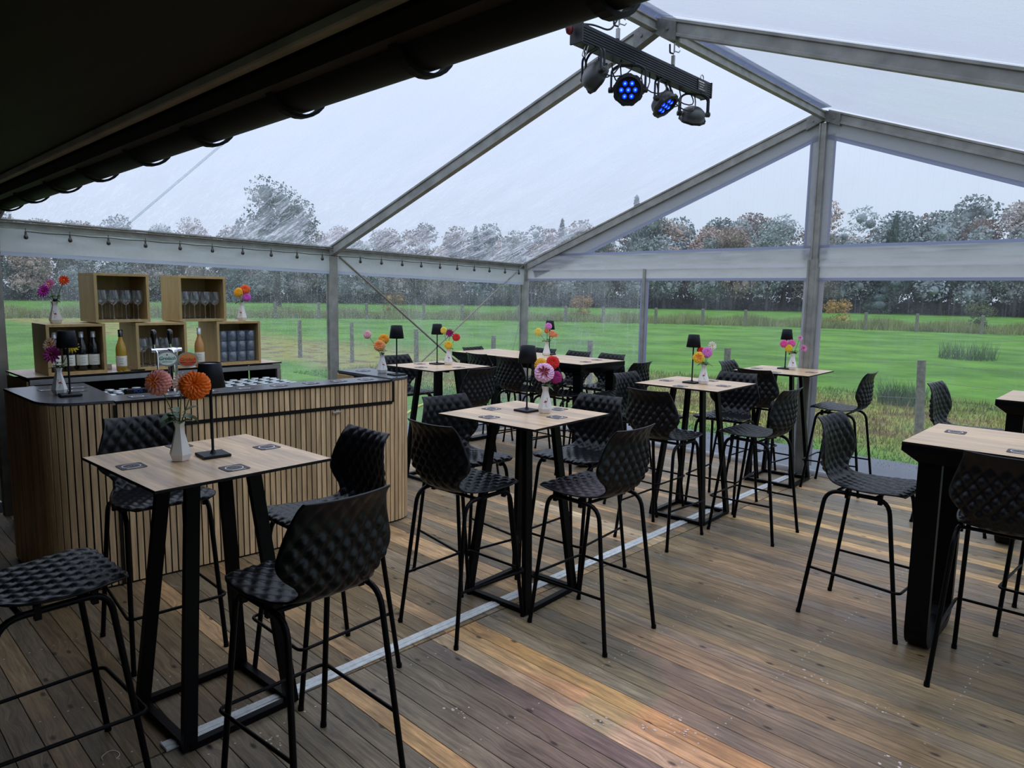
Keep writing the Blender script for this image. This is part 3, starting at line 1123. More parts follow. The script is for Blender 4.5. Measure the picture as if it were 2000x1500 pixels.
# roof over the soffit
mb = MB()
mb.prism([(-1.2, 3.1), (1.12, 2.62), (1.12, 2.66), (-1.2, 3.14)], -7, 5, axis='x')
mb.build('roof_slope', M_gutter, house)
gut = thing('rain_gutter', 'black half-round rain gutter with brackets along the house eave', 'gutter')
gut.rotation_euler = (0, -0.014, 0)
mb = MB()
gc = (1.125, 2.388)
gr = 0.092
arc = [(gc[0] + gr * math.cos(t), gc[1] + gr * math.sin(t)) for t in [PI + PI * i / 14 for i in range(15)]]
arc2 = [(gc[0] + (gr - 0.004) * math.cos(t), gc[1] + (gr - 0.004) * math.sin(t)) for t in [2 * PI - PI * i / 14 for i in range(15)]]
mb.prism(arc + arc2, -7, 4.6, axis='x', cap=False)
for i in range(len(mb.sm)):
    mb.sm[i] = True
mb.build('gutter_trough', M_gutter, gut)
mb = MB()
mb.tube([(-7, gc[0] + gr, gc[1] + 0.005), (4.6, gc[0] + gr, gc[1] + 0.005)], 0.010, 8)
mb.build('gutter_bead', M_gutter, gut)
q = MB()
g2 = gr + 0.006
a1 = [(gc[0] + g2 * math.cos(t), gc[1] + g2 * math.sin(t)) for t in [PI + PI * i / 14 for i in range(15)]]
a2 = [(gc[0] + (g2 + 0.006) * math.cos(t), gc[1] - 0.003 + (g2 + 0.007) * math.sin(t)) for t in [2 * PI - PI * i / 14 for i in range(15)]]
q.prism(a1 + a2, -0.014, 0.014, axis='x')
brm = q.mesh('bracket', M_gutter)
for x in (2.45, 1.93, 1.40, 0.84, 0.26, -0.28, -0.86, -1.38, -1.95, -2.5, -3.05, -3.6):
    put('bracket', brm, gut, (x, 0, 0))

wall_near = MB()
wall_near.box((0.3, -0.62, 1.09), (9.6, 0.1, 2.38))
wall_near.box((-4.55, 0.33, 1.09), (0.12, 1.80, 2.38))  # added side wall out of view, keeps green lawn light off the bar end
wall_near.build('wall_near', M_soffit, label='dark wooden house wall behind the viewer, plus added light-blocking side wall', kind='structure')
mb = MB()
for i in range(9):
    mb.box((-4.18 - 0.2 * i, 1.42, 0.44), (0.194, 0.04, 1.08), ch=0.004)
mb.build('board_fence', M_soffit, label='dark board screen at the near corner of the side wall', cat='screen')

# ------------------------------------------------------------------ bar stool


def catmull(P, t):
    n_ = len(P) - 1
    k = min(int(t * n_), n_ - 1)
    f = t * n_ - k
    p = [P[max(0, k - 1)], P[k], P[k + 1], P[min(n_, k + 2)]]
    return [0.5 * (2 * p[1][i] + (p[2][i] - p[0][i]) * f + (2 * p[0][i] - 5 * p[1][i] + 4 * p[2][i] - p[3][i]) * f * f + (3 * p[1][i] - p[0][i] - 3 * p[2][i] + p[3][i]) * f ** 3) for i in range(len(p[0]))]


# y (front +), z, half width, wing curl
PROF = [(0.235, 0.772, 0.165, 0.0), (0.222, 0.785, 0.198, 0.0), (0.17, 0.790, 0.222, -0.002), (0.10, 0.786, 0.226, -0.004), (0.03, 0.780, 0.220, -0.002), (-0.05, 0.774, 0.205, 0.004),
        (-0.12, 0.772, 0.182, 0.012), (-0.165, 0.780, 0.162, 0.018), (-0.198, 0.805, 0.150, 0.024), (-0.215, 0.842, 0.168, 0.032), (-0.222, 0.885, 0.208, 0.042),
        (-0.224, 0.930, 0.226, 0.050), (-0.226, 0.985, 0.214, 0.046), (-0.232, 1.045, 0.194, 0.038), (-0.243, 1.095, 0.176, 0.028), (-0.262, 1.135, 0.168, 0.014)]


def chair_shell():
    NS, NU = 96, 48
    C_ = [catmull(PROF, i / NS) for i in range(NS + 1)]
    S_ = [0]
    for i in range(NS):
        S_.append(S_[-1] + math.hypot(C_[i + 1][0] - C_[i][0], C_[i + 1][1] - C_[i][1]))
    base, nrm = [], []
    for i, (y, z, w, k) in enumerate(C_):
        a, b = C_[max(0, i - 1)], C_[min(NS, i + 1)]
        ty, tz = b[0] - a[0], b[1] - a[1]
        L = math.hypot(ty, tz)
        ny, nz_ = -(-tz) / L, -ty / L      # points up on the seat, forward on the back
        row = []
        for j in range(NU + 1):
            u = -1 + 2 * j / NU
            lift = k * (abs(u) ** 2.2)
            row.append((u * w, y + ny * lift, z + nz_ * lift))
        base.append(row)
        nrm.append((ny, nz_))
    lx, ls = 0.060, 0.082
    vs = []
    for side in (1, -1):
        for i in range(NS + 1):
            back = max(0, min(1, (C_[i][1] - 0.79) / 0.06))
            for j in range(NU + 1):
                x, y, z = base[i][j]
                u = -1 + 2 * j / NU
                p, q = S_[i] / ls + x / lx, S_[i] / ls - x / lx
                d = min(abs((p % 1) - 0.5), 1) , min(abs((q % 1) - 0.5), 1)
                h = (1 - (2 * d[0]) ** 2) * (1 - (2 * d[1]) ** 2)
                em = min(1, (1 - abs(u)) * 9) * min(1, min(i, NS - i) / 4)
                if side == 1:
                    o = 0.0035 + 0.0098 * h ** 0.85 * em
                else:
                    fade = 1 - max(0, min(1, (C_[i][1] - 1.0) / 0.07))
                    slope = ((p % 1) + (q % 1)) / 2
                    o = -(0.0035 + (0.024 * h ** 0.8 * (1.15 - 0.85 * slope) * back * (0.25 + 0.75 * fade) + 0.002 * h * (1 - back)) * em)
                ny, nz_ = nrm[i]
                vs.append((x, y + ny * o, z + nz_ * o))
    W_ = NU + 1
    T = (NS + 1) * W_
    fs = []
    for i in range(NS):
        for j in range(NU):
            a = i * W_ + j
            fs.append((a, a + 1, a + W_ + 1, a + W_))
            b = a + T
            fs.append((b, b + W_, b + W_ + 1, b + 1))
    for i in range(NS):
        a, b = i * W_, (i + 1) * W_
        fs.append((a, b, b + T, a + T))
        a, b = a + NU, b + NU
        fs.append((a, a + T, b + T, b))
    for j in range(NU):
        fs.append((j, j + T, j + 1 + T, j + 1))
        a = NS * W_ + j
        fs.append((a, a + 1, a + 1 + T, a + T))
    q = MB()
    q.add(vs, fs, 0, True)
    return q.mesh('seat_shell', M_chair)


ME_shell = chair_shell()
# local y is the way the sitter looks
LEGM = {}
for sx in (-1, 1):
    q = MB()
    top = [(sx * 0.185, 0.0, 0.745), (sx * 0.188, 0.165, 0.748), (sx * 0.215, 0.26, 0.0)]
    pth = fillet(top, 0.075, 6)
    q.tube(pth, 0.0115, 8)
    q.lathe([(0.0135, 0), (0.0135, 0.02)], 8, M=Matrix.Translation((sx * 0.215, 0.26, 0)))
    LEGM[('f', sx)] = q.mesh('leg', M_black)
    q = MB()
    top = [(sx * 0.185, 0.0, 0.745), (sx * 0.185, -0.165, 0.742), (sx * 0.222, -0.26, 0.0)]
    q.tube(fillet(top, 0.085, 6), 0.0115, 8)
    q.lathe([(0.0135, 0), (0.0135, 0.02)], 8, M=Matrix.Translation((sx * 0.222, -0.26, 0)))
    LEGM[('r', sx)] = q.mesh('leg', M_black)
q = MB()
fz = 0.275
pts = [(-0.205, -0.225, fz + 0.005), (-0.222, 0.16, fz), (-0.226, 0.262, fz - 0.002), (0.226, 0.262, fz - 0.002), (0.222, 0.16, fz), (0.205, -0.225, fz + 0.005)]
q.tube(fillet(pts, 0.035, 5), 0.0075, 7)
ME_foot = q.mesh('footrest', M_black)
q = MB()
for yy in (0.10, -0.10):
    q.tube([(-0.185, yy, 0.752), (0.185, yy, 0.752)], 0.009, 6)
for sx in (-1, 1):
    for yy in (0.12, -0.05):
        q.box((sx * 0.185, yy, 0.742), (0.022, 0.02, 0.05))
ME_cross = q.mesh('under_frame', M_black)


def make_stool(label):
    t = thing('bar_stool', label, 'bar stool', group='black quilted bar stools')
    put('seat_shell', ME_shell, t)
    for k in (('f', -1), ('f', 1), ('r', -1), ('r', 1)):
        put('leg', LEGM[k], t)
    put('footrest', ME_foot, t)
    put('under_frame', ME_cross, t)
    return t


STOOLS = [
    (0.545, 1.29, 181, 'black quilted bar stool nearest the viewer, its back turned, right of the front square table'),
    (-0.93, 1.33, -4, 'black quilted bar stool between the front square table and the slatted bar counter'),
    (-0.10, 0.615, 91, 'black bar stool at the left edge of the photo, only quilted seat and legs showing'),
    (-0.10, 1.76, 269, 'black bar stool on the far side of the front table, before the bar'),
    (-0.03, 2.58, 91, 'black bar stool on the left near side of the second square table, seat facing right'),
    (0.52, 3.03, 179, 'black bar stool on the right near side of the second square table, facing left'),
    (-0.48, 3.02, -7, 'black quilted bar stool on the left far side of the second square table'),
    (-0.04, 3.60, 272, 'black quilted bar stool on the right far side of the second square table'),
    (0.0, 4.58, 90, 'black bar stool on the left near side of the third square table'),
    (0.45, 5.21, 179, 'black bar stool on the right near side of the third square table'),
    (-0.52, 5.18, 0, 'black quilted bar stool on the left far side of the third square table'),
    (-0.08, 5.73, 274, 'black quilted bar stool on the right far side of the third square table'),
    (-0.49, 7.03, 0, 'black quilted bar stool, left far side of the square table by the centre post'),
    (-0.13, 6.62, 88, 'black bar stool on the near side of the square table by the centre post'),
    (0.46, 7.02, 182, 'black bar stool seen side-on right of the centre post, against the grass'),
    (1.54, 4.23, -3, 'black quilted bar stool seen side-on at the left end of the right long table'),
    (2.24, 3.91, 90, 'black bar stool with its back turned at the near side of the right long table'),
    (1.55, 6.58, -5, 'black bar stool at the end of the far right long table, its curved back edge-on'),
    (-2.04, 4.46, 182, 'black bar stool with a quilted back, right of the square table behind the bar end'),
    (-3.06, 4.62, -5, 'black bar stool to the left of the square table behind the bar end'),
    (-3.42, 6.12, 1, 'black quilted bar stool at the left end of the far long table'),
    (-2.92, 5.72, 88, 'leftmost black bar stool along the near side of the far long table'),
    (-2.41, 5.66, 88, 'middle black bar stool along the near side of the far long table'),
    (-1.92, 5.68, 88, 'rightmost black bar stool along the near side of the far long table'),
    (-1.43, 6.12, 180, 'black bar stool at the right end of the far long table'),
    (-2.97, 6.46, 268, 'leftmost black bar stool on the far side of the far long table'),
    (-2.45, 6.46, 268, 'middle black bar stool on the far side of the far long table'),
    (-1.98, 6.48, 269, 'rightmost black bar stool on the far side of the far long table'),
    (2.38, 4.74, 268, 'black bar stool behind the right long table, only its top rim in view'),
]
first = None
for (x, y, a, lab) in STOOLS:
    o = make_stool(lab) if first is None else dup(first, label=lab)
    first = first or o
    o.location = (x, y, 0)
    o.rotation_euler = (0, 0, R(a - 90))

# ------------------------------------------------------------------ square bar tables
q = MB()
q.box((0, 0, 1.094), (0.72, 0.72, 0.012), mat=1, ch=0.0015, top=0)
ME_sqtop = q.mesh('tabletop', [M_top, M_edge])


def obox(p0, p1, w, d, axis=(0, 0, 1)):
    """box section between two points"""
    q_ = MB()
    p0, p1 = Vector(p0), Vector(p1)
    x = (p1 - p0).normalized()
    s_ = Vector(axis)
    s_ = (s_ - x * s_.dot(x)).normalized()
    t_ = x.cross(s_)
    Mx = Matrix(((x.x, s_.x, t_.x, p0.x), (x.y, s_.y, t_.y, p0.y), (x.z, s_.z, t_.z, p0.z), (0, 0, 0, 1)))
    L = (p1 - p0).length
    q_.prism([(-w / 2, -d / 2), (w / 2, -d / 2), (w / 2, d / 2), (-w / 2, d / 2)], 0, L, axis='x', M=Mx)
    return q_


def make_sqtable(label):
    t = thing('bar_table', label, 'bar table', group='square high bar tables')
    put('tabletop', ME_sqtop, t)
    F_, T_ = 0.225, 0.125
    for (i, j) in ((-1, -1), (1, -1), (1, 1), (-1, 1)):
        obox((i * F_, j * F_, 0.004), (i * T_, j * T_, 1.084), 0.055, 0.030, (0, 1, 0)).build('leg', M_black, t)
    for (a, b) in (((-1, -1), (1, -1)), ((1, -1), (1, 1)), ((1, 1), (-1, 1)), ((-1, 1), (-1, -1))):
        obox((a[0] * F_, a[1] * F_, 0.017), (b[0] * F_, b[1] * F_, 0.017), 0.028, 0.034).build('base_rail', M_black, t)
    q_ = MB()
    q_.box((0, 0, 1.083), (0.36, 0.36, 0.008))
    q_.box((0, 0, 1.06), (0.29, 0.03, 0.03))
    q_.build('mounting_plate', M_black, t)
    return t


SQT = [(-0.185, 1.265, 1.5, 'front square oak-topped bar table nearest the viewer'),
       (-0.055, 3.09, 3, 'second square oak-topped bar table from the viewer, standing over the floor strip'),
       (-0.12, 5.25, 2, 'third square oak-topped bar table, left of the centre post'),
       (-0.07, 6.90, 2, 'square oak-topped bar table standing against the centre post of the end wall'),
       (-2.47, 4.52, 0, 'square oak-topped bar table behind the right end of the bar')]
tabs = []
for (x, y, a, lab) in SQT:
    o = make_sqtable(lab) if not tabs else dup(tabs[0], label=lab)
    o.location = (x, y, 0)
    o.rotation_euler = (0, 0, R(a))
    tabs.append(o)

# ------------------------------------------------------------------ long bar tables


def make_long(label, L=2.0, W_=0.74):
    t = thing('long_bar_table', label, 'bar table', group='long high tables')
    q_ = MB()
    q_.box((0, 0, 1.096), (L, W_, 0.012), mat=1, ch=0.001, top=0)
    q_.build('tabletop', [M_top, M_edge], t)
    q_ = MB()
    # bevelled black underframe
    def ring(ix, z):
        return [(-L / 2 + ix, -W_ / 2 + ix * .7, z), (L / 2 - ix, -W_ / 2 + ix * .7, z), (L / 2 - ix, W_ / 2 - ix * .7, z), (-L / 2 + ix, W_ / 2 - ix * .7, z)]
    vs = ring(0.0, 1.090) + ring(0.0, 1.058) + ring(0.07, 0.998)
    q_.add(vs, [(0, 1, 2, 3)] + [(k * 4 + (i + 1) % 4, k * 4 + i, k * 4 + 4 + i, k * 4 + 4 + (i + 1) % 4) for k in range(2) for i in range(4)] + [(11, 10, 9, 8)])
    q_.build('apron', M_black, t)
    for sx in (-1, 1):
        q_ = MB()
        Wy = 0.60
        out_ = [(-Wy / 2, 1.0), (-Wy / 2 + 0.01, 0.13)]
        def arc_(r, n_=6):
            a_ = []
            for i in range(n_ + 1):
                th = PI + PI / 2 * i / n_
                a_.append((-Wy / 2 + 0.012 + 0.12 + r * math.cos(th), 0.12 + r * math.sin(th)))
            return a_
        o1 = [(-Wy / 2, 1.0)] + arc_(0.12)
        i1 = [(-Wy / 2 + 0.042, 1.0)] + arc_(0.078)
        full_o = o1 + [(-y_, z_) for (y_, z_) in reversed(o1)]
        full_i = i1 + [(-y_, z_) for (y_, z_) in reversed(i1)]
        x0_, x1_ = sx * (L / 2 - 0.170), sx * (L / 2 - 0.065)
        x0_, x1_ = min(x0_, x1_), max(x0_, x1_)
        n_ = len(full_o)
        vs, fs = [], []
        for (yo, zo), (yi, zi) in zip(full_o, full_i):
            vs += [(x0_, yo, zo), (x1_, yo, zo), (x1_, yi, zi), (x0_, yi, zi)]
        for i in range(n_ - 1):
            for k in range(4):
                a, b = i * 4 + k, i * 4 + (k + 1) % 4
                fs.append((a, b, b + 4, a + 4))
        fs += [(3, 2, 1, 0), tuple(range(n_ * 4 - 4, n_ * 4))]
        q_.add(vs, fs)
        q_.build('leg', M_black, t)
    return t


lt = make_long('long oak-topped bar table running off the right edge of the photo')
lt.location = (2.765, 4.26, 0)
o = dup(lt, (2.80, 6.50, 0), 0, 'long oak-topped bar table at the far right, only its left corner in view')
o = dup(lt, (-2.63, 6.10, 0), R(-1.5), 'long oak-topped bar table in the far left corner of the marquee')

# ------------------------------------------------------------------ coasters
q = MB()
q.prism(rrect(0.095, 0.095, 0.012, 3), 0, 0.0018)
ME_coast = q.mesh('coaster', M_coaster)
q = MB()
vs, fs = [], []
for i in range(28):
    a = 2 * PI * i / 28
    vs += [(0.031 * math.cos(a), 0.031 * math.sin(a), 0.0021), (0.035 * math.cos(a), 0.035 * math.sin(a), 0.0021)]
for i in range(28):
    a, b = 2 * i, (2 * i + 2) % 56
    fs.append((a, a + 1, b + 1, b))
q.add(vs, fs)
# little pennant strokes inside the ring and a line of print along one edge
for i in range(3):
    q.box((-0.010 + 0.010 * i, 0.004 * (i % 2), 0.0021), (0.004, 0.0018, 0.0003))
q.box((0, -0.0415, 0.0021), (0.058, 0.004, 0.0003))
ME_cprint = q.mesh('printed_ring', M_print)
NC = [0]
cfirst = []


def coaster(x, y, z, rz, label, group):
    if not cfirst:
        c = put('coaster', ME_coast, None, (x, y, z), (0, 0, R(rz)), label, 'coaster', group)
        put('printed_ring', ME_cprint, c)
        cfirst.append(c)
        return c
    return dup(cfirst[0], (x, y, z), R(rz), label, group)


TZ = 1.1005
CO = [
    (-0.24, 0.985, 88, 'grey coaster near the left near edge of the front table'), (0.055, 1.262, 90, 'grey coaster near the right near edge of the front table, in front of the lamp'),
    (-0.21, 1.54, 92, 'grey coaster near the far right edge of the front table'), (-0.49, 1.27, 90, 'grey coaster half hidden behind the vase on the front table'),
    (-0.30, 3.06, 90, 'grey coaster near the far left corner of the second table'), (-0.10, 2.84, 88, 'grey coaster at the near left edge of the second table'),
    (0.16, 3.13, 90, 'grey coaster at the right corner of the second table'), (-0.02, 3.36, 90, 'grey coaster behind the vase on the second table'),
    (-0.37, 5.21, 90, 'grey coaster at the left corner of the third table'), (-0.10, 4.97, 88, 'grey coaster at the near edge of the third table'),
    (0.12, 5.26, 92, 'grey coaster at the right corner of the third table'), (-0.11, 5.50, 90, 'grey coaster behind the vase on the third table'),
    (-0.33, 6.86, 90, 'grey coaster at the left corner of the table by the centre post'), (-0.05, 6.64, 90, 'grey coaster at the near edge of the table by the centre post'), (0.19, 6.92, 90, 'grey coaster at the right corner of the table by the centre post'),
    (-2.70, 4.48, 90, 'grey coaster at the left corner of the table behind the bar'), (-2.44, 4.28, 90, 'grey coaster at the near edge of the table behind the bar'), (-2.22, 4.56, 90, 'grey coaster right of the vase on the table behind the bar'),
    (1.90, 4.38, 2, 'grey coaster at the left end of the right long table, far side'), (2.23, 4.03, 2, 'grey coaster on the right long table, near side'), (2.32, 4.46, 2, 'grey coaster on the right long table at the edge of the photo'),
    (1.98, 6.62, 2, 'grey coaster on the far right long table'),
    (-1.80, 5.98, 0, 'grey coaster at the right end of the far long table, near side'), (-1.86, 6.26, 0, 'grey coaster at the right end of the far long table, far side'), (-2.30, 6.04, 0, 'grey coaster right of the vase on the far long table'),
]
for (x, y, a, lab) in CO:
    zz = TZ + (0.0025 if (x > 1.5 or (x < -1.5 and y > 5.5)) else 0)
    coaster(x, y, zz, a, lab, 'square coasters with a printed ring')

# ------------------------------------------------------------------ table lamps


def make_lamp(label):
    t = thing('table_lamp', label, 'lamp', group='cordless black table lamps')
    q_ = MB()
    q_.box((0, 0, 0.006), (0.112, 0.112, 0.012), ch=0.002)
    q_.lathe([(0.014, 0.012), (0.0105, 0.016), (0.007, 0.026)], 10)
    q_.build('base', M_lamp, t)
    q_ = MB()
    q_.tube([(0, 0, 0.02), (0, 0, 0.305)], 0.0055, 8)
    q_.build('stem', M_lamp, t)
    q_ = MB()
    q_.lathe([(0.055, 0.293), (0.0585, 0.293), (0.0445, 0.393), (0.042, 0.395), (0.053, 0.297), (0.055, 0.293)], 28)
    q_.build('shade', M_lamp, t)
    q_ = MB()
    q_.lathe([(0.0, 0.389), (0.0415, 0.389)], 20)
    q_.lathe([(0.0, 0.300), (0.046, 0.300)], 20)
    q_.lathe([(0.007, 0.30), (0.007, 0.384)], 8)
    q_.build('diffuser', M_lampin, t)
    return t


BZ = 1.142     # top of the bar counter
lamps = [(-0.205, 1.295, TZ, 85, 'slim black table lamp on the front square table'),
         (-0.10, 3.16, TZ, 88, 'slim black table lamp on the second square table'),
         (-0.15, 5.24, TZ, 88, 'slim black table lamp on the third square table'),
         (-0.12, 7.05, TZ, 88, 'slim black table lamp on the table by the centre post'),
         (-2.58, 4.60, TZ, 88, 'slim black table lamp on the square table behind the bar'),
         (-2.62, 6.36, TZ + 0.0025, 0, 'slim black table lamp behind the vase on the far long table'),
         (-2.16, 1.30, BZ, 84, 'slim black table lamp on the rounded left end of the bar'),
         (-1.80, 3.50, BZ, 84, 'slim black table lamp on the rounded right end of the bar')]
L0 = None
for (x, y, z, a, lab) in lamps:
    o = make_lamp(lab) if L0 is None else dup(L0, label=lab)
    L0 = L0 or o
    o.location = (x, y, z)
    o.rotation_euler = (0, 0, R(a))

# ------------------------------------------------------------------ vases with dahlias


def vase_mesh():
    q_ = MB()
    n_ = 6
    prof = [(0.030, 0.0, 0), (0.0345, 0.003, 0), (0.044, 0.028, 0), (0.0185, 0.126, 0), (0.0175, 0.136, 0), (0.0235, 0.160, 0), (0.0205, 0.160, 0), (0.0145, 0.134, 0)]
    vs, fs = [], []
    for (r, z, ro) in prof:
        for j in range(n_):
            a = 2 * PI * (j + 0.5) / n_ + ro
            vs.append((r * math.cos(a), r * math.sin(a), z))
    for i in range(len(prof) - 1):
        for j in range(n_):
            a, b = i * n_ + j, i * n_ + (j + 1) % n_
            fs.append((a, b, b + n_, a + n_))
    fs.append(tuple(range(n_ - 1, -1, -1)))
    fs.append(tuple(range(len(prof) * n_ - n_, len(prof) * n_)))
    q_.add(vs, fs, 0, False)
    return q_.mesh('body', M_ceramic)


ME_vase = vase_mesh()


def flamingo_mesh():
    """small flat print lying on the +x facet (facet leans back)"""
    q_ = MB()
    # facet plane: from r=0.0381 (apothem of .044) at z .028 to .016 at z .126
    ap0, ap1 = 0.044 * math.cos(PI / 6), 0.0185 * math.cos(PI / 6)

    def pt(y, z):
        f = (z - 0.028) / (0.126 - 0.028)
        return (ap0 + (ap1 - ap0) * f + 0.0006, y, z)

    def blob(cy, cz, a, b, mat, rot=0.0, n_=12):
        vs = []
        for i in range(n_):
            t = 2 * PI * i / n_
            y_, z_ = a * math.cos(t), b * math.sin(t)
            vs.append(pt(cy + y_ * math.cos(rot) - z_ * math.sin(rot), cz + y_ * math.sin(rot) + z_ * math.cos(rot)))
        q_.add(vs, [tuple(range(n_))], mat)

    def line(ps, w, mat):
        for p, r_ in zip(ps[:-1], ps[1:]):
            d = Vector((r_[0] - p[0], r_[1] - p[1])).normalized()
            nx, nzz = -d.y * w / 2, d.x * w / 2
            q_.add([pt(p[0] - nx, p[1] - nzz), pt(r_[0] - nx, r_[1] - nzz), pt(r_[0] + nx, r_[1] + nzz), pt(p[0] + nx, p[1] + nzz)], [(0, 1, 2, 3)], mat)
    blob(0.002, 0.072, 0.0085, 0.0055, 0, 0.35)
    blob(0.009, 0.067, 0.0045, 0.0022, 1, -0.5)
    line([(-0.005, 0.074), (-0.009, 0.079), (-0.0075, 0.084), (-0.0045, 0.087), (-0.006, 0.092), (-0.009, 0.093)], 0.0022, 0)
    line([(-0.009, 0.093), (-0.0115, 0.090)], 0.0020, 1)
    line([(0.000, 0.067), (-0.001, 0.054), (-0.004, 0.042), (-0.008, 0.041)], 0.0011, 1)
    line([(0.004, 0.067), (0.005, 0.055), (0.002, 0.041), (-0.002, 0.040)], 0.0011, 1)
    return q_.mesh('flamingo_print', [M_red, M_ink])


ME_flam = flamingo_mesh()


def bloom_mesh(kind, core=None):
    """kinds: ball (dense globe dahlia), flat (daisy-like with eye)"""
    q_ = MB()
    rg = random.Random(kind)
    if kind.startswith('ball'):
        nP = 92
        for i in range(nP):
            f = (i + 0.5) / nP
            th = math.acos(1 - 1.5 * f)          # 0 = centre of the face
            ph = i * 2.39996
            w = 0.17 + 0.27 * f ** 0.6

            def S(t_, k_):
                return Vector((math.sin(t_) * math.cos(ph), math.sin(t_) * math.sin(ph), math.cos(t_) * 0.82)) * k_
            jit = rg.uniform(.94, 1.05)
            root = S(max(0.0, th - 0.42), 0.60)
            mid = S(max(0.03, th - 0.12), 0.84 * jit)
            tip = S(th + 0.10, 1.0 * jit)
            tang = Vector((-math.sin(ph), math.cos(ph), 0))
            out = S(th, 1).normalized()
            vs = [root, mid + tang * w / 2 + out * .05, tip + tang * w * .24 + out * .03, tip + out * .0, tip - tang * w * .24 + out * .03, mid - tang * w / 2 + out * .05, mid - out * .05]
            mt = 1 if (core and f < 0.12) else 0
            q_.add(vs, [(0, 1, 6), (1, 2, 3, 6), (6, 3, 4, 5), (0, 6, 5)], mt)
        q_.ball((0, 0, 0), 0.66, 0, 10, sc=(1, 1, .8))
    else:
        for ring, (cnt, L, el, w) in enumerate(((13, 1.0, 0.05, .34), (11, .85, .32, .30), (8, .6, .62, .24))):
            for i in range(cnt):
                ph = 2 * PI * (i + 0.5 * ring) / cnt + rg.uniform(-.08, .08)
                d = Vector((math.cos(ph) * math.cos(el), math.sin(ph) * math.cos(el), math.sin(el)))
                tang = Vector((-math.sin(ph), math.cos(ph), 0))
                upv = tang.cross(d) * -1
                tip = d * L
                mid = d * L * .6
                vs = [d * 0.1, mid + tang * w / 2 + upv * .05, tip + tang * w * .15, tip - tang * w * .15, mid - tang * w / 2 + upv * .05, mid - upv * .05]
                q_.add(vs, [(0, 1, 5), (1, 2, 5), (2, 3, 5), (3, 4, 5), (4, 0, 5)], 0)
        q_.ball((0, 0, 0.12), 0.2, 1, 8)
    return q_


BL = {}


def get_bloom(kind, core):
    k = (kind, core.name if core else '')
    if k not in BL:
        BL[k] = bloom_mesh(kind, core).mesh('bloom', [M_petal, core or M_petal])
    return BL[k]


def leaf_geo(q_, p, d, L, w, droop=0.2):
    p, d = Vector(p), Vector(d).normalized()
    side = d.cross(Vector((0, 0, 1)))
    side = side.normalized() if side.length > 0.1 else Vector((1, 0, 0))
    n_ = 5
    prof = (0.12, 0.75, 1.0, 0.72, 0.0)
    mids = [p + d * L * i / (n_ - 1) + Vector((0, 0, -droop * L * (i / (n_ - 1)) ** 2)) for i in range(n_)]
    vs, fs = [], []
    for i, c in enumerate(mids):
        ww = w / 2 * prof[i]
        lift = Vector((0, 0, ww * 0.35))
        vs += [c + side * ww + lift, c, c - side * ww + lift]
    for i in range(n_ - 1):
        a = i * 3
        fs += [(a, a + 1, a + 4, a + 3), (a + 1, a + 2, a + 5, a + 4)]
    q_.add(vs, fs, 0, True)


VIEW = Vector((2.72, 0, 1.8))


def vase(x, y, z, rz, label, print_face=0, flowers=(), leaves=3, seed=0, where=''):
    mir = -1 if print_face == 'mirror' else 1
    if print_face is not None:
        rz = math.degrees(math.atan2(-y, 2.72 - x)) + rz
        print_face = 0
    v = thing('vase', label, 'vase', (x, y, z), R(rz), 'white faceted vases')
    put('body', ME_vase, v)
    if print_face is not None:
        for k in (print_face if isinstance(print_face, (list, tuple)) else [print_face]):
            put('flamingo_print', ME_flam, v, rot=(0, 0, R(60 * k)), scale=(1, mir, 1))
    rg = random.Random(seed)
    # flowers: (dx, dy, height, radius, colour, kind, core, tilt dir x,y,z, name)
    for i, (dx, dy, h, r, col, kind, core, face, what) in enumerate(flowers):
        f = thing('dahlia', what + ' ' + where, 'flower', (x, y, z + 0.15))
        tip = Vector((dx, dy, h - 0.15))
        st = MB()
        st.tube([(rg.uniform(-.006, .006), rg.uniform(-.006, .006), -0.07), (dx * 0.15, dy * 0.15, 0.012), (dx * .6, dy * .6, (h - .15) * .6), tuple(tip)], 0.0022, 5)
        st.build('stem', M_stem, f)
        fv = Vector(face).normalized()
        rot = fv.to_track_quat('Z', 'Y').to_euler()
        put('bloom', get_bloom(kind, core), f, tuple(tip), rot, scale=r, color=col)
        q_ = MB()
        for k in range(leaves):
            a = rg.uniform(0, 2 * PI)
            leaf_geo(q_, (dx * 0.2, dy * 0.2, 0.012 + 0.012 * k), (math.cos(a), math.sin(a), rg.uniform(-.1, .7)), rg.uniform(0.035, 0.065) * (1.25 if leaves == 4 and where.endswith('front table') else 1), rg.uniform(0.02, 0.034) * (1.9 if where.endswith('front table') else 1.15), rg.uniform(0.1, .6))
        q_.build('leaves', M_green, f)
    return v


OR, PK, MG, YE, WH, RD, SA, PU = (0.86, 0.17, 0.012), (0.78, 0.30, 0.30), (0.62, 0.06, 0.42), (0.86, 0.55, 0.04), (0.86, 0.80, 0.72), (0.72, 0.03, 0.025), (0.84, 0.32, 0.14), (0.36, 0.02, 0.16)
LP = (0.80, 0.42, 0.66)
# viewer-right direction in world and toward-viewer direction
VR = Vector((0.73, 0.68, 0))
TV = Vector((0.68, -0.73, 0))


def fl(right, h, r, col, kind, core, what, toward=0.0, face=None):
    p = VR * right + TV * toward
    fc = face or (TV + VR * right * 3 + Vector((0, 0, 0.35)))
    return (p.x, p.y, h, r * 1.12, col, kind, core, tuple(fc), what)


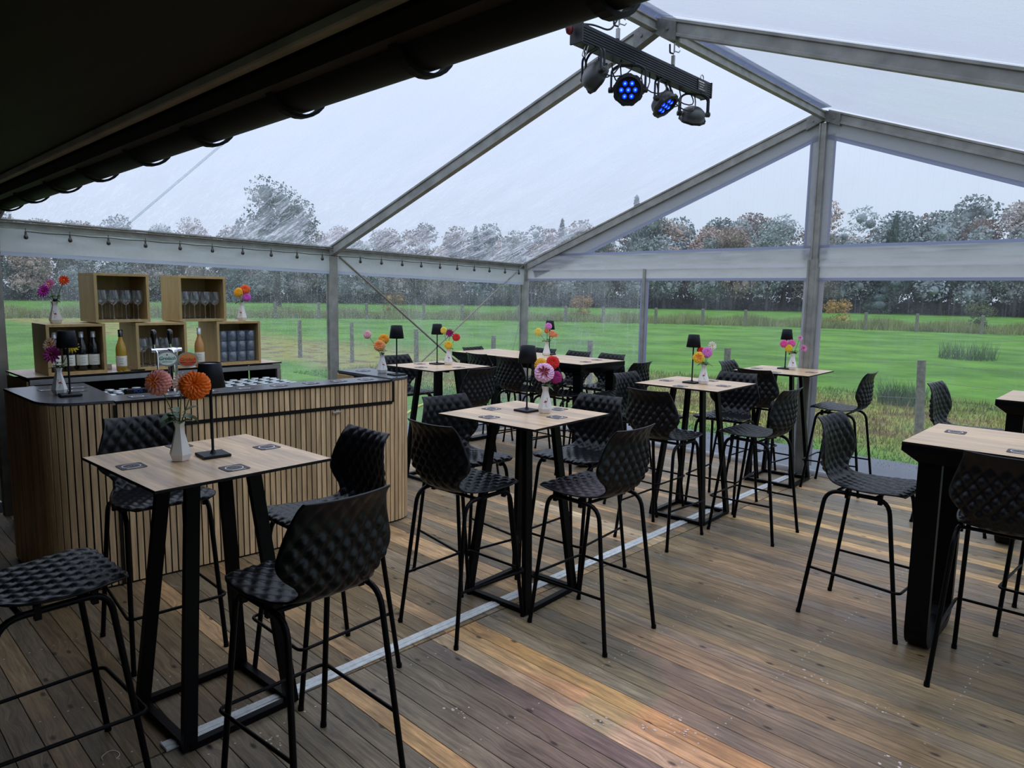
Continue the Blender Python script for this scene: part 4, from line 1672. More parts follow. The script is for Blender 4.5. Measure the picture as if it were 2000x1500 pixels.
vase(-0.215, 1.165, TZ, 17, 'plain white faceted vase with dahlias on the front square table', None, [
    fl(-0.068, 0.322, 0.047, (0.85, 0.38, 0.33), 'ball_a', M_petalo, 'salmon pink dahlia with an orange heart', 0.02),
    fl(0.084, 0.314, 0.052, OR, 'ball_b', None, 'vivid orange dahlia', 0.03),
    fl(0.004, 0.318, 0.040, WH, 'flat_a', M_petal2, 'small cream white dahlia', -0.03)], 4, 1, 'in the plain vase on the front table')
vase(0.015, 3.195, TZ, 10, 'white vase printed with a red flamingo on the second square table', 'mirror', [
    fl(-0.030, 0.285, 0.036, (0.86, 0.48, 0.04), 'ball_a', None, 'amber yellow dahlia', -0.02),
    fl(0.040, 0.300, 0.036, RD, 'ball_b', None, 'scarlet dahlia', -0.02),
    fl(-0.012, 0.245, 0.052, (0.84, 0.50, 0.72), 'ball_c', M_petald, 'large pale pink dahlia', 0.035),
    fl(0.060, 0.215, 0.034, PU, 'ball_d', None, 'dark purple dahlia', 0.0)], 1, 2, 'in the flamingo vase on the second table')
vase(-0.055, 5.255, TZ, 6, 'white vase printed with a flamingo on the third square table', 'mirror', [
    fl(-0.050, 0.215, 0.042, YE, 'ball_a', M_petalo, 'bright yellow dahlia', 0.01),
    fl(-0.030, 0.270, 0.026, RD, 'ball_b', None, 'small red dahlia', -0.02),
    fl(0.016, 0.255, 0.040, (0.76, 0.22, 0.60), 'ball_c', None, 'orchid pink dahlia', 0.0),
    fl(0.060, 0.310, 0.034, WH, 'flat_a', M_petal2, 'white dahlia', -0.01)], 2, 3, 'in the flamingo vase on the third table')
vase(-0.04, 7.03, TZ, 4, 'white vase printed with a flamingo on the table by the centre post', 0, [
    fl(-0.095, 0.255, 0.034, (0.80, 0.10, 0.36), 'ball_a', None, 'left deep pink dahlia', 0.0),
    fl(-0.020, 0.260, 0.034, (0.80, 0.14, 0.44), 'ball_b', None, 'middle deep pink dahlia', 0.0),
    fl(-0.055, 0.215, 0.034, YE, 'ball_c', None, 'yellow dahlia', 0.02),
    fl(0.060, 0.315, 0.028, LP, 'flat_a', M_petald, 'topmost pale pink open dahlia', 0.0),
    fl(0.100, 0.215, 0.036, (0.76, 0.30, 0.52), 'flat_b', M_petald, 'pink open dahlia on the right', 0.0)], 2, 4, 'in the flamingo vase by the centre post')
vase(-2.475, 4.655, TZ, 5, 'white vase printed with a flamingo on the square table behind the bar', 0, [
    fl(-0.050, 0.335, 0.030, (0.86, 0.66, 0.10), 'ball_a', None, 'pale yellow dahlia', 0.0),
    fl(0.010, 0.310, 0.040, PU, 'flat_a', M_petald, 'dark magenta dahlia', 0.0),
    fl(0.075, 0.270, 0.034, RD, 'ball_b', None, 'red dahlia', 0.0),
    fl(0.000, 0.195, 0.036, YE, 'ball_c', None, 'golden yellow dahlia', 0.02)], 1, 5, 'in the vase on the table behind the bar')
vase(-2.56, 6.24, TZ + 0.0025, 10, 'plain white vase on the far long table', None, [
    fl(-0.100, 0.270, 0.040, (0.84, 0.66, 0.12), 'ball_a', None, 'lemon yellow dahlia', 0.0),
    fl(0.015, 0.335, 0.036, (0.74, 0.26, 0.60), 'ball_b', None, 'orchid dahlia', 0.0),
    fl(-0.005, 0.285, 0.026, (0.66, 0.22, 0.05), 'ball_c', None, 'small rust dahlia', 0.02),
    fl(0.060, 0.250, 0.036, SA, 'ball_d', None, 'salmon dahlia', 0.0),
    fl(0.100, 0.235, 0.028, (0.86, 0.36, 0.20), 'flat_a', M_petalo, 'light salmon dahlia at the right', 0.0)], 2, 6, 'in the vase on the far long table')
vase(-2.28, 1.275, BZ, 6, 'white vase printed with a pink flamingo on the left end of the bar', 0, [
    fl(-0.055, 0.300, 0.042, (0.84, 0.62, 0.46), 'flat_a', M_petal2, 'cream blush dahlia', -0.02),
    fl(-0.010, 0.245, 0.052, (0.52, 0.07, 0.34), 'flat_b', M_petald, 'purple pink dahlia', 0.03),
    fl(0.085, 0.290, 0.036, (0.82, 0.66, 0.06), 'flat_c', M_petal2, 'lemon dahlia half behind the lamp', -0.02)], 3, 7, 'in the vase on the left end of the bar')
vase(-1.99, 3.50, BZ, 14, 'white vase printed with a flamingo on the right end of the bar', 1, [
    fl(-0.120, 0.310, 0.030, (0.84, 0.46, 0.52), 'ball_a', None, 'pale pink dahlia leaning left', 0.0),
    fl(0.010, 0.275, 0.038, (0.88, 0.40, 0.03), 'ball_b', None, 'amber dahlia', -0.02),
    fl(-0.018, 0.225, 0.042, (0.88, 0.42, 0.16), 'ball_c', M_petalo, 'peach dahlia', 0.02)], 3, 8, 'in the vase on the right end of the bar')

# ------------------------------------------------------------------ slatted bar counter
bar = thing('bar_counter', 'bar counter clad in vertical oak slats with dark tops and rounded ends', 'bar')
PA = [Vector((-2.78, 1.10, 0)), Vector((-1.86, 1.10, 0)), Vector((-1.63, 3.56, 0)), Vector((-2.38, 3.63, 0))]
path = fillet(PA, 0.24, 14)


def along(pts, s_):
    for a, b in zip(pts[:-1], pts[1:]):
        L = (b - a).length
        if s_ <= L:
            return a + (b - a) * (s_ / L), (b - a).normalized()
        s_ -= L
    return pts[-1], (pts[-1] - pts[-2]).normalized()


plen = sum((b - a).length for a, b in zip(path[:-1], path[1:]))
BH = 1.125
q = MB()
q.box((0, 0, 0), (0.0300, 0.010, BH - 0.015), ch=0.0015)
ME_slat = q.mesh('slat', M_slat)
q = MB()
q.box((0, 0, 0), (0.0300, 0.010, 0.935), ch=0.0015)
ME_slatl = q.mesh('slat', M_slat)
q = MB()
q.box((0, 0, 0), (0.0300, 0.010, 0.145), ch=0.0015)
ME_slatu = q.mesh('slat', M_slat)
s_ = 0.018
pitch_ = 0.0383
while s_ < plen:
    p, d = along(path, s_)
    a = math.atan2(d.y, d.x)
    nrm_ = Vector((d.y, -d.x, 0))
    c = p + nrm_ * 0.004
    mid = (1.44 < p.y < 3.33) and p.x > -2.0
    if mid:
        put('slat', ME_slatl, bar, (c.x, c.y, 0.012 + 0.4675), (0, 0, a))
        put('slat', ME_slatu, bar, (c.x, c.y, 0.970 + 0.0725), (0, 0, a))
    else:
        put('slat', ME_slat, bar, (c.x, c.y, 0.012 + (BH - 0.015) / 2), (0, 0, a))
    s_ += pitch_
# black carcass: outline following the slats
inner = [Vector((-2.38, 3.34, 0)), Vector((-1.90, 3.30, 0)), Vector((-2.08, 1.52, 0)), Vector((-2.78, 1.56, 0))]
outl = [(p.x, p.y) for p in path] + [(p.x, p.y) for p in inner]
q = MB()
q.prism(outl, 0.0, BH, top=0)
q.build('carcass', M_edge, bar)
# inner wooden faces of the right wing
q = MB()
q.box((-2.14, 3.325, BH / 2), (0.46, 0.012, BH - 0.02), ch=0.001)
q.build('inner_panel', M_crate, bar)
q = MB()
q.box((-2.385, 3.48, BH / 2), (0.012, 0.29, BH - 0.02), ch=0.001)
q.build('inner_panel', M_crate, bar)


def sub(path_, ya, yb, xmin=-9):
    return [(p.x, p.y) for p in path_]


off = []
for i, p in enumerate(path):
    a = path[max(0, i - 1)]
    b = path[min(len(path) - 1, i + 1)]
    d = (b - a).normalized()
    off.append(p + Vector((d.y, -d.x, 0)) * 0.012)
left = [(p.x, p.y) for p in off if p.y < 1.43]
right = [(p.x, p.y) for p in off if p.y > 3.30]
mid = [(-1.815 + 0.0, 1.44), (-1.638 + 0.0, 3.31)]
# front edge line of the straight part
fa, fb = off[[i for i, p in enumerate(off) if p.y > 1.40][0]], off[[i for i, p in enumerate(off) if p.y < 3.32][-1]]


def lerp_y(y):
    t = (y - fa.y) / (fb.y - fa.y) if abs(fb.y - fa.y) > 1e-6 else 0
    A_, B_ = Vector((-1.86, 1.10)), Vector((-1.63, 3.56))
    t = (y - 1.10) / 2.46
    return A_.x + (B_.x - A_.x) * t + 0.018


q = MB()
q.prism(left + [(lerp_y(1.43), 1.43), (-2.10, 1.50), (-2.78, 1.55)], BH, BH + 0.014)
q.build('counter_top', M_counter, bar)
q = MB()
q.prism([(lerp_y(1.435) + 0.006, 1.435), (lerp_y(3.325) + 0.006, 3.325), (lerp_y(3.325) - 0.26, 3.345), (lerp_y(1.435) - 0.26, 1.46)], BH - 0.004, BH + 0.009, top=1)
q.build('counter_top', [M_edge, M_counter], bar)
q = MB()
q.prism([(lerp_y(3.33), 3.33)] + right + [(-2.38, 3.64), (-2.38, 3.33)], BH, BH + 0.018)
q.build('counter_top', M_counter, bar)
# black joint lines around the drop-down front panel
q = MB()
for (z, h_) in ((0.9575, 0.022),):
    A_, B_ = (lerp_y(1.44) - 0.004, 1.44), (lerp_y(3.33) - 0.004, 3.33)
    q.prism([A_, B_, (B_[0] - 0.02, B_[1]), (A_[0] - 0.02, A_[1])], z - h_ / 2, z + h_ / 2)
q.box((lerp_y(1.432) - 0.006, 1.432, 0.56), (0.02, 0.010, 1.10))
q.box((lerp_y(3.338) - 0.006, 3.338, 1.04), (0.02, 0.010, 0.16))
q.build('panel_joint', M_edge, bar)
q = MB()
q.box((lerp_y(2.86) + 0.002, 2.86, 0.925), (0.012, 0.07, 0.016), ch=0.003)
q.build('recessed_handle', M_steel, bar)
# work surface inside
q = MB()
q.box((-2.38, 2.42, 0.935), (0.78, 1.76, 0.02), ch=0.003)
q.build('work_surface', M_steel, bar)
q = MB()
q.box((-2.38, 2.42, 0.46), (0.74, 1.70, 0.92))
q.build('under_cabinet', M_edge, bar)

for (x, y, a, lab) in [(-2.52, 1.27, 5, 'grey coaster on the left end of the bar, left of the vase'), (-2.55, 1.45, 5, 'grey coaster at the back of the left end of the bar'), (-2.38, 1.40, 5, 'grey coaster behind the vase on the left end of the bar'),
                       (-1.92, 1.60, 5, 'first grey coaster from the left along the front bar top'), (-1.90, 1.80, 5, 'second grey coaster from the left along the front bar top'), (-1.88, 2.02, 5, 'third grey coaster from the left along the front bar top'),
                       (-1.86, 2.26, 5, 'fourth grey coaster from the left along the front bar top'), (-1.84, 2.50, 5, 'fifth grey coaster from the left along the front bar top'), (-1.82, 2.74, 5, 'sixth grey coaster from the left along the front bar top'),
                       (-1.80, 2.96, 5, 'seventh grey coaster from the left along the front bar top'), (-1.77, 3.18, 5, 'last grey coaster along the front bar top before the right wing'), (-2.20, 3.46, 5, 'grey coaster on the right wing of the bar')]:
    coaster(x, y, BH + (0.0145 if y < 1.5 else (0.0185 if y > 3.33 else 0.0095)), a, lab, 'square coasters with a printed ring')

ORD = ['leftmost', 'second', 'third', 'fourth', 'fifth', 'sixth', 'rightmost']
ROW = ['front', 'second', 'third', 'fourth', 'fifth', 'sixth']
# glasses standing upside down on the work surface
q = MB()
q.lathe([(0.034, 0.0), (0.030, 0.135)], 10)
ME_bg = q.mesh('bowl', M_tumbler)
q = MB()
q.lathe([(0.0, 0.128), (0.029, 0.130), (0.031, 0.138), (0.028, 0.145), (0.006, 0.143), (0.0, 0.141)], 10)
ME_bgb = q.mesh('base', M_rim)
g0 = None
for (xa, xb, ya, yb, nx, ny) in ((-2.70, -2.36, 1.60, 1.95, 5, 5), (-2.70, -2.30, 2.30, 2.86, 6, 7)):
    for i in range(nx):
        for j in range(ny):
            x = xa + (xb - xa) * i / (nx - 1) + rng.uniform(-.004, .004)
            y = ya + (yb - ya) * j / (ny - 1) + (0.5 * (i % 2)) * 0.04 + rng.uniform(-.004, .004)
            lab = '%s upside-down beer glass from the left, %s row, %s cluster behind the bar' % (ORD[j], (ROW[nx - 1 - i] if i < nx - 1 else 'front'), 'left' if ny == 5 else 'right')
            if g0 is None:
                g0 = thing('beer_glass', lab, 'glass', (x, y, 0.945), 0, 'glasses in the left cluster')
                put('bowl', ME_bg, g0)
                put('base', ME_bgb, g0)
            else:
                dup(g0, (x, y, 0.945), 0, lab, 'glasses in the left cluster' if ny == 5 else 'glasses in the right cluster')


def text_mesh(txt, size, mat, shear=0.0, ext=0.0004, bold=0.0):
    cu = bpy.data.curves.new('lettering', 'FONT')
    cu.body = txt
    cu.size = size
    cu.shear = shear
    cu.extrude = ext
    cu.offset = bold
    cu.align_x = 'CENTER'
    cu.align_y = 'CENTER'
    ob = bpy.data.objects.new('lettering', cu)
    COL.objects.link(ob)
    bpy.context.view_layer.update()
    me = bpy.data.meshes.new_from_object(ob)
    bpy.data.objects.remove(ob)
    bpy.data.curves.remove(cu)
    me.materials.clear()
    me.materials.append(mat)
    return me


def facing(n_):
    n_ = Vector(n_).normalized()
    r_ = Vector((0, 0, 1)).cross(n_).normalized()
    u_ = n_.cross(r_)
    return Matrix(((r_.x, u_.x, n_.x), (r_.y, u_.y, n_.y), (r_.z, u_.z, n_.z))).to_euler()


# beer tap
tap = thing('beer_tap', 'chrome beer tap column with two black handles and two oval badges', 'beer tap', (-2.18, 1.92, 0.945))
q = MB()
q.lathe([(0.055, 0), (0.055, 0.008), (0.036, 0.02), (0.030, 0.03), (0.030, 0.36), (0.034, 0.42), (0.040, 0.445), (0.030, 0.46), (0.0, 0.464)], 20)
q.build('column', M_chrome, tap)
q = MB()
q.tube([(0.0, -0.135, 0.447), (0.0, 0.06, 0.447)], 0.013, 10)
q.build('cross_arm', M_chrome, tap)
for k, y in enumerate((-0.115, -0.012)):
    q = MB()
    q.tube([(0.0, y, 0.447), (0.0, y, 0.49)], 0.008, 8)
    q.tube(fillet([(0.0, y, 0.447), (0.05, y, 0.445), (0.055, y, 0.30)], 0.02), 0.0065, 8)
    q.build('spout', M_chrome, tap)
    q = MB()
    q.lathe([(0.008, 0.485), (0.011, 0.492), (0.014, 0.52), (0.020, 0.552), (0.018, 0.574), (0.008, 0.584), (0.0, 0.585)], 12, M=Matrix.Translation((0, y, 0)))
    q.build('handle', M_knob, tap)
NF = (0.93, -0.34, 0.06)
for (y, z, bm2, tm, sub_) in ((-0.052, 0.392, M_badgew, M_gtxt, 'green'), (0.082, 0.378, M_badgeo, M_rtxt, 'red')):
    bd = MB()
    el = [(0.066 * math.cos(2 * PI * i / 32), 0.051 * math.sin(2 * PI * i / 32)) for i in range(32)]
    bd.prism(el, -0.008, 0.004)
    b_ = bd.build('badge_rim', M_steel, tap, loc=(0.045, y, z), rot=facing(NF))
    bd = MB()
    bd.prism([(a * 0.84, b * 0.82) for a, b in el], 0.004, 0.006)
    if sub_ == 'red':
        bd.prism([(0.84 * 0.062 * math.cos(t), -0.004 + 0.82 * 0.046 * math.sin(t)) for t in [PI + PI * i / 12 + (0.45 if i == 0 else (-0.45 if i == 12 else 0)) for i in range(13)]], 0.0058, 0.0064, mat=1)
    o_ = bd.build('badge_face', [bm2, M_badgeo if sub_ != 'red' else simple('badge_red', (0.45, 0.05, 0.02), 0.4)], b_)
    o_ = put('lettering', text_mesh('Grolsch', 0.031, tm, 0.25, bold=0.0006), b_, (0, 0.002, 0.0068))
    if sub_ == 'green':
        put('lettering', text_mesh('PREMIUM PILSNER', 0.0075, tm), b_, (0, -0.020, 0.0068))
        bd = MB()
        bd.prism([(0.005 * math.cos(i), 0.026 + 0.005 * math.sin(i)) for i in [2 * PI * j / 10 for j in range(10)]], 0.006, 0.0072)
        bd.build('crest', M_redmetal, b_)
    else:
        put('lettering', text_mesh('HERFST', 0.009, M_badgeo), b_, (0, -0.020, 0.0068))
# small dark box with blue letters behind the bar
dk = thing('pos_box', 'small black box with blue letters behind the bar front', 'box', (-2.22, 1.70, 0.945))
q = MB()
q.box((0, 0, 0.10), (0.05, 0.14, 0.20), ch=0.004)
q.build('body', M_edge, dk)
put('lettering', text_mesh('POS', 0.030, M_bluetxt), dk, (0.0262, 0.0, 0.185), facing((1, 0, 0)))

# ------------------------------------------------------------------ back bar
bb = thing('back_bar', 'dark back bar cabinet with oak top and grey metal front rail', 'cabinet', (0, 0, 0))
BX0, BX1, BY0, BY1, BTZ = -3.74, -3.13, 1.30, 3.24, 1.160
q = MB()
q.box(((BX0 + BX1) / 2, (BY0 + BY1) / 2, BTZ - 0.006), (BX1 - BX0, BY1 - BY0, 0.012), mat=1, ch=0.001, top=0)
q.build('worktop', [M_top, M_edge], bb)
q = MB()
q.box((BX1 - 0.012, (BY0 + BY1) / 2, BTZ - 0.038), (0.018, BY1 - BY0 - 0.03, 0.040), ch=0.002)
q.build('front_rail', M_steel, bb)
for y in (BY0 + 0.025, BY1 - 0.025):
    q = MB()
    q.box((BX1 - 0.018, y, (BTZ - 0.06) / 2), (0.03, 0.035, BTZ - 0.06), ch=0.002)
    q.build('corner_post', M_steel, bb)
q = MB()
q.box((BX0 + 0.01, (BY0 + BY1) / 2, 0.56), (0.02, BY1 - BY0 - 0.04, 1.10))
q.build('back_panel', M_edge, bb)
for y in (BY0 + 0.006, BY1 - 0.006):
    q = MB()
    q.box(((BX0 + BX1) / 2, y, 0.565), (BX1 - BX0 - 0.05, 0.012, 1.13))
    q.build('side_panel', M_crate if y < 2 else M_edge, bb)
for z in (0.08, 0.42, 0.76):
    q = MB()
    q.box(((BX0 + BX1) / 2, (BY0 + BY1) / 2, z), (BX1 - BX0 - 0.06, BY1 - BY0 - 0.04, 0.018))
    q.build('shelf', M_edge, bb)

# crates
c0 = None
CR = [(1.63, BTZ, 'oak display crate holding dark wine bottles, bottom left of the stack'), (2.23, BTZ, 'oak display crate with stemmed glasses behind the beer tap'), (2.865, BTZ, 'oak display crate holding stacked tumblers, bottom right'),
      (1.955, BTZ + 0.375, 'upper left oak display crate with wine glasses'), (2.565, BTZ + 0.372, 'upper right oak display crate with wine glasses')]
CW, CH_, CD, TH = 0.385, 0.368, 0.36, 0.020
for (y, z, lab) in CR:
    if c0 is None:
        c0 = thing('display_crate', lab, 'crate', (-3.335, y, z), 0, 'oak display crates on the back bar')
        for (c_, d_, nm) in (((0, 0, TH / 2), (CD, CW, TH), 'bottom_panel'), ((0, 0, CH_ - TH / 2), (CD, CW, TH), 'top_panel'), ((0, -CW / 2 + TH / 2, CH_ / 2), (CD, TH, CH_ - 2 * TH), 'side_panel'), ((0, CW / 2 - TH / 2, CH_ / 2), (CD, TH, CH_ - 2 * TH), 'side_panel'), ((-CD / 2 + 0.005, 0, CH_ / 2), (0.01, CW - 2 * TH, CH_ - 2 * TH), 'back_panel')):
            q = MB()
            q.box(c_, d_, ch=0.001)
            q.build(nm, M_crate, c0)
    else:
        dup(c0, (-3.335, y, z + 0.0005), 0, lab)

# wine glasses
q = MB()
q.lathe([(0.034, 0.0), (0.033, 0.002), (0.006, 0.006), (0.0038, 0.012), (0.0036, 0.105), (0.008, 0.112)], 14)
ME_wst = q.mesh('stem', M_glass)
q = MB()
q.lathe([(0.006, 0.110), (0.026, 0.122), (0.039, 0.145), (0.041, 0.160), (0.037, 0.190), (0.030, 0.222)], 16)
ME_wbo = q.mesh('bowl', M_glass)
w0 = None
for ci, (cy_, cz, where) in enumerate(((1.955, BTZ + 0.375, 'upper left'), (2.565, BTZ + 0.372, 'upper right'), (2.23, BTZ, 'middle lower'))):
    for i in range(3):
        for j in range(4):
            x = -3.22 - 0.095 * i
            y = cy_ - 0.128 + 0.085 * j + rng.uniform(-.004, .004)
            lab = '%s wine glass of the %s row in the %s crate' % (ORD[j] if j < 3 else 'rightmost', ROW[i], where)
            if w0 is None:
                w0 = thing('wine_glass', lab, 'glass', (x, y, cz + TH), 0, 'wine glasses in the %s crate' % where)
                put('stem', ME_wst, w0)
                put('bowl', ME_wbo, w0)
            else:
                dup(w0, (x, y, cz + TH + 0.001), 0, lab, 'wine glasses in the %s crate' % where)
q = MB()
q.lathe([(0.030, 0.0), (0.0345, 0.004), (0.038, 0.088), (0.0365, 0.088), (0.032, 0.012), (0.0, 0.010)], 12)
ME_tum = q.mesh('tumbler', M_tumbler)
for i in range(2):
    for j in range(4):
        for k in range(3):
            put('tumbler', ME_tum, None, (-3.21 - 0.09 * i, 2.865 - 0.125 + 0.083 * j, BTZ + TH + 0.001 + 0.0885 * k), (0, 0, 0), '%s tumbler of the %s stack, %s row, bottom right crate' % (('lowest', 'middle', 'topmost')[k], ORD[j] if j < 3 else 'rightmost', ROW[i]), 'glass', 'stacked tumblers in the right crate')

# bottles


def bottle_parts(t, glass_m, cap_m, label_m=M_paper, h=0.30, r=0.0375):
    q_ = MB()
    q_.lathe([(r * .8, 0), (r, 0.006), (r, 0.165), (r * .93, 0.19), (r * .6, 0.225), (0.0145, 0.25), (0.0135, h - 0.01), (0.015, h - 0.008), (0.015, h)], 20)
    q_.build('bottle_glass', glass_m, t)
    q_ = MB()
    q_.lathe([(r + .0006, 0.04), (r + .0008, 0.041), (r + .0008, 0.118), (r + .0006, 0.119)], 20)
    q_.build('label', label_m, t)
    q_ = MB()
    q_.lathe([(0.0162, h - 0.05), (0.0165, h + 0.003), (0.0, h + 0.004)], 14)
    q_.build('cap', cap_m, t)
    q_ = MB()
    for k, w_ in enumerate((0.034, 0.022, 0.028)):
        q_.box((r + 0.0012, 0, 0.098 - 0.018 * k), (0.0006, w_, 0.0022))
    q_.build('label_print', M_steel, t)


d0 = None
for j, (y, w_) in enumerate(((1.50, 'leftmost'), (1.59, 'second'), (1.675, 'third'), (1.755, 'rightmost'))):
    lab = '%s dark wine bottle with cream label in the lower left crate' % w_
    if d0 is None:
        d0 = thing('wine_bottle', lab, 'bottle', (-3.22, y, BTZ + TH), 0, 'dark wine bottles in the crate')
        bottle_parts(d0, M_dbottle, M_capw, h=0.285)
    else:
        dup(d0, (-3.22, y, BTZ + TH + 0.001), 0, lab)
t = thing('wine_bottle', 'golden white-wine bottle with black cap between two lower crates', 'bottle', (-3.19, 1.935, BTZ), R(-20))
bottle_parts(t, M_wine, M_dbottle, h=0.315)
t = thing('wine_bottle', 'rose-gold wine bottle with pale cap right of the beer tap', 'bottle', (-3.19, 2.535, BTZ), R(-20))
bottle_parts(t, M_wine2, M_capw, h=0.315)
for (x, y, lab) in ((-3.42, 1.885, 'small white box on the back bar left of the golden bottle'), (-3.42, 2.49, 'small white box on the back bar behind the rose-gold bottle'), (-3.42, 3.12, 'small white box at the right end of the back bar')):
    q = MB()
    q.box((0, 0, 0.02), (0.05, 0.09, 0.04), ch=0.002)
    q.build('white_box', M_paperw, loc=(x, y, BTZ), label=lab, cat='box')
ck = thing('corkscrew', 'dark corkscrew and gold foil lying before the golden bottle', 'corkscrew', (-3.14, 2.02, BTZ))
q = MB()
q.tube([(-0.0, -0.05, 0.007), (0.01, 0.06, 0.007)], 0.006, 6)
q.tube([(0.0, 0.01, 0.006), (-0.02, 0.05, 0.006)], 0.003, 5)
q.build('handle', M_edge, ck)
q = MB()
for i in range(7):
    q.ball((rng.uniform(-.015, .015), -0.08 + rng.uniform(-.03, .03), 0.006), 0.007, 0, 5, sc=(1, 1, .7))
q.build('gold_foil', M_wine, ck)
vase(-3.32, 1.545, BTZ + CH_, -6, 'white flamingo vase standing on the lower left crate', 0, [
    fl(-0.060, 0.235, 0.046, (0.60, 0.05, 0.48), 'flat_a', M_petald, 'magenta dahlia', 0.02),
    fl(-0.030, 0.285, 0.040, (0.80, 0.28, 0.55), 'flat_b', M_petal2, 'pink dahlia', 0.0),
    fl(0.080, 0.315, 0.036, (0.80, 0.09, 0.02), 'flat_c', M_petalo, 'orange red dahlia at the right', 0.0)], 4, 9, 'in the vase on the lower left crate')
vase(-3.28, 2.955, BTZ + CH_, -22, 'white flamingo vase standing on the lower right crate', 0, [
    fl(-0.015, 0.245, 0.036, (0.88, 0.44, 0.02), 'ball_a', None, 'amber dahlia', 0.02),
    fl(0.030, 0.270, 0.038, (0.84, 0.13, 0.02), 'ball_b', None, 'red orange dahlia', -0.01),
    fl(0.048, 0.205, 0.032, (0.66, 0.12, 0.56), 'ball_c', None, 'violet pink dahlia', 0.0)], 2, 10, 'in the vase on the lower right crate')

# ------------------------------------------------------------------ stage light bar
LBX, LY0, LY1, LZ = 0.0, 3.42, 4.97, 3.305
lb = thing('light_bar', 'black ribbed metal bar of stage lights hanging below the tent ridge', 'light bar')
q = MB()
w_, h_ = 0.075, 0.105
prof = [(-w_ / 2, -h_ / 2), (w_ / 2, -h_ / 2)]
nrib = 6
for i in range(nrib):
    z0_ = -h_ / 2 + 0.008 + (h_ - 0.016) * i / nrib
    z1_ = -h_ / 2 + 0.008 + (h_ - 0.016) * (i + 0.75) / nrib
    prof += [(w_ / 2, z0_), (w_ / 2 + 0.005, z0_ + 0.002), (w_ / 2 + 0.005, z1_), (w_ / 2, z1_ + 0.002)]
prof += [(w_ / 2, h_ / 2), (-w_ / 2, h_ / 2)]
q.prism([(LBX + a, LZ + b) for a, b in prof], LY0, LY1, axis='y')
q.build('bar_body', M_barface, lb)
for y in (LY0, LY1):
    q = MB()
    q.box((LBX, y, LZ), (w_ + 0.016, 0.012, h_ + 0.006), ch=0.002)
    q.build('end_cap', M_cable, lb)
q = MB()
q.box((LBX + 0.045, 4.83, LZ + 0.004), (0.003, 0.13, 0.078))
pl = q.build('type_plate', M_cable, lb)
q = MB()
for k in range(4):
    q.box((LBX + 0.0472, 4.81 + 0.008 * (k % 2), LZ + 0.026 - 0.017 * k), (0.0008, 0.085 - 0.016 * (k % 3), 0.007 if k == 0 else 0.0035))
q.build('plate_print', M_print, pl)
q = MB()
q.tube([(LBX, 4.90 + 0.022 * math.cos(t), LZ + 0.08 + 0.022 * math.sin(t)) for t in [2 * PI * i / 14 for i in range(14)]], 0.004, 6, closed=True)
q.tube([(LBX, 4.90, LZ + 0.05), (LBX, 4.90, LZ + 0.06)], 0.006, 6)
q.build('ring_eye', M_steel, lb)
q = MB()
q.ball((LBX - 0.02, LY0 - 0.045, LZ + 0.02), 0.030, 0, 7, sc=(.7, 1, 1.2))
q.build('red_shackle', M_redmetal, lb)
q = MB()
cabs = []
for (ya, yb, dz) in ((3.55, 3.85, .13), (3.7, 3.98, .09), (3.95, 4.2, .16), (4.2, 4.42, .10), (4.4, 4.62, .15), (4.6, 4.8, .10), (4.55, 4.85, .14), (3.85, 4.1, .12)):
    ps = []
    for i in range(9):
        f = i / 8
        ps.append((LBX - 0.02 + 0.05 * math.sin(f * 5 + ya), ya + (yb - ya) * f, LZ - 0.05 - dz * math.sin(PI * f)))
    q.tube(ps, 0.0045, 5)
q.tube(fillet([(LBX, LY0 + 0.02, LZ + 0.06), (LBX - .03, LY0 + 0.2, LZ + 0.11), (LBX, 3.75, LZ + 0.10), (LBX, 3.83, LZ + 0.2), (LBX + 0.01, 3.84, RZ - 0.1)], 0.05), 0.006, 6)
q.build('cables', M_cable, lb)
q = MB()
q.tube(fillet([(LBX + .02, LY0 + 0.06, LZ - 0.05), (LBX + .02, LY0 + 0.03, LZ - 0.12), (LBX + .03, LY0 + 0.045, LZ - 0.125), (LBX + .03, LY0 + 0.075, LZ - 0.05)], 0.01), 0.004, 5)
q.build('wire_clip', M_steel, lb)
for y, lab in ((3.84, 'left'), (4.50, 'right')):
    cl = thing('hanging_clamp', 'steel hook clamp hanging from the ridge, %s one of two' % lab, 'clamp', (0, y, 0))
    q = MB()
    q.tube([(0, 0, LZ + 0.16), (0, 0, RZ - 0.07)], 0.006, 6)
    q.tube(fillet([(0, -0.0, RZ - 0.10), (0, 0.03, RZ - 0.10), (0.0, 0.065, RZ - 0.105)], .01), 0.004, 6)
    q.tube([(0, 0, LZ + 0.17), (0, 0.06, LZ + 0.175), (0, 0.075, LZ + 0.19)], 0.004, 6)
    q.build('threaded_rod', M_steel, cl)
    q = MB()
    q.box((0, -0.01, LZ + 0.09), (0.022, 0.016, 0.10), ch=0.003)
    q.build('clamp_body', M_steel, cl)
    q = MB()
    q.tube(fillet([(0, -0.01, LZ + 0.15), (0, -0.055, LZ + 0.145), (0, -0.06, LZ + 0.20)], .012), 0.006, 6)
    q.lathe([(0.018, 0), (0.018, 0.016)], 8, M=Matrix.Translation((0, -0.022, LZ + 0.056)))
    q.build('hook', M_cable, cl)

ME_par = None


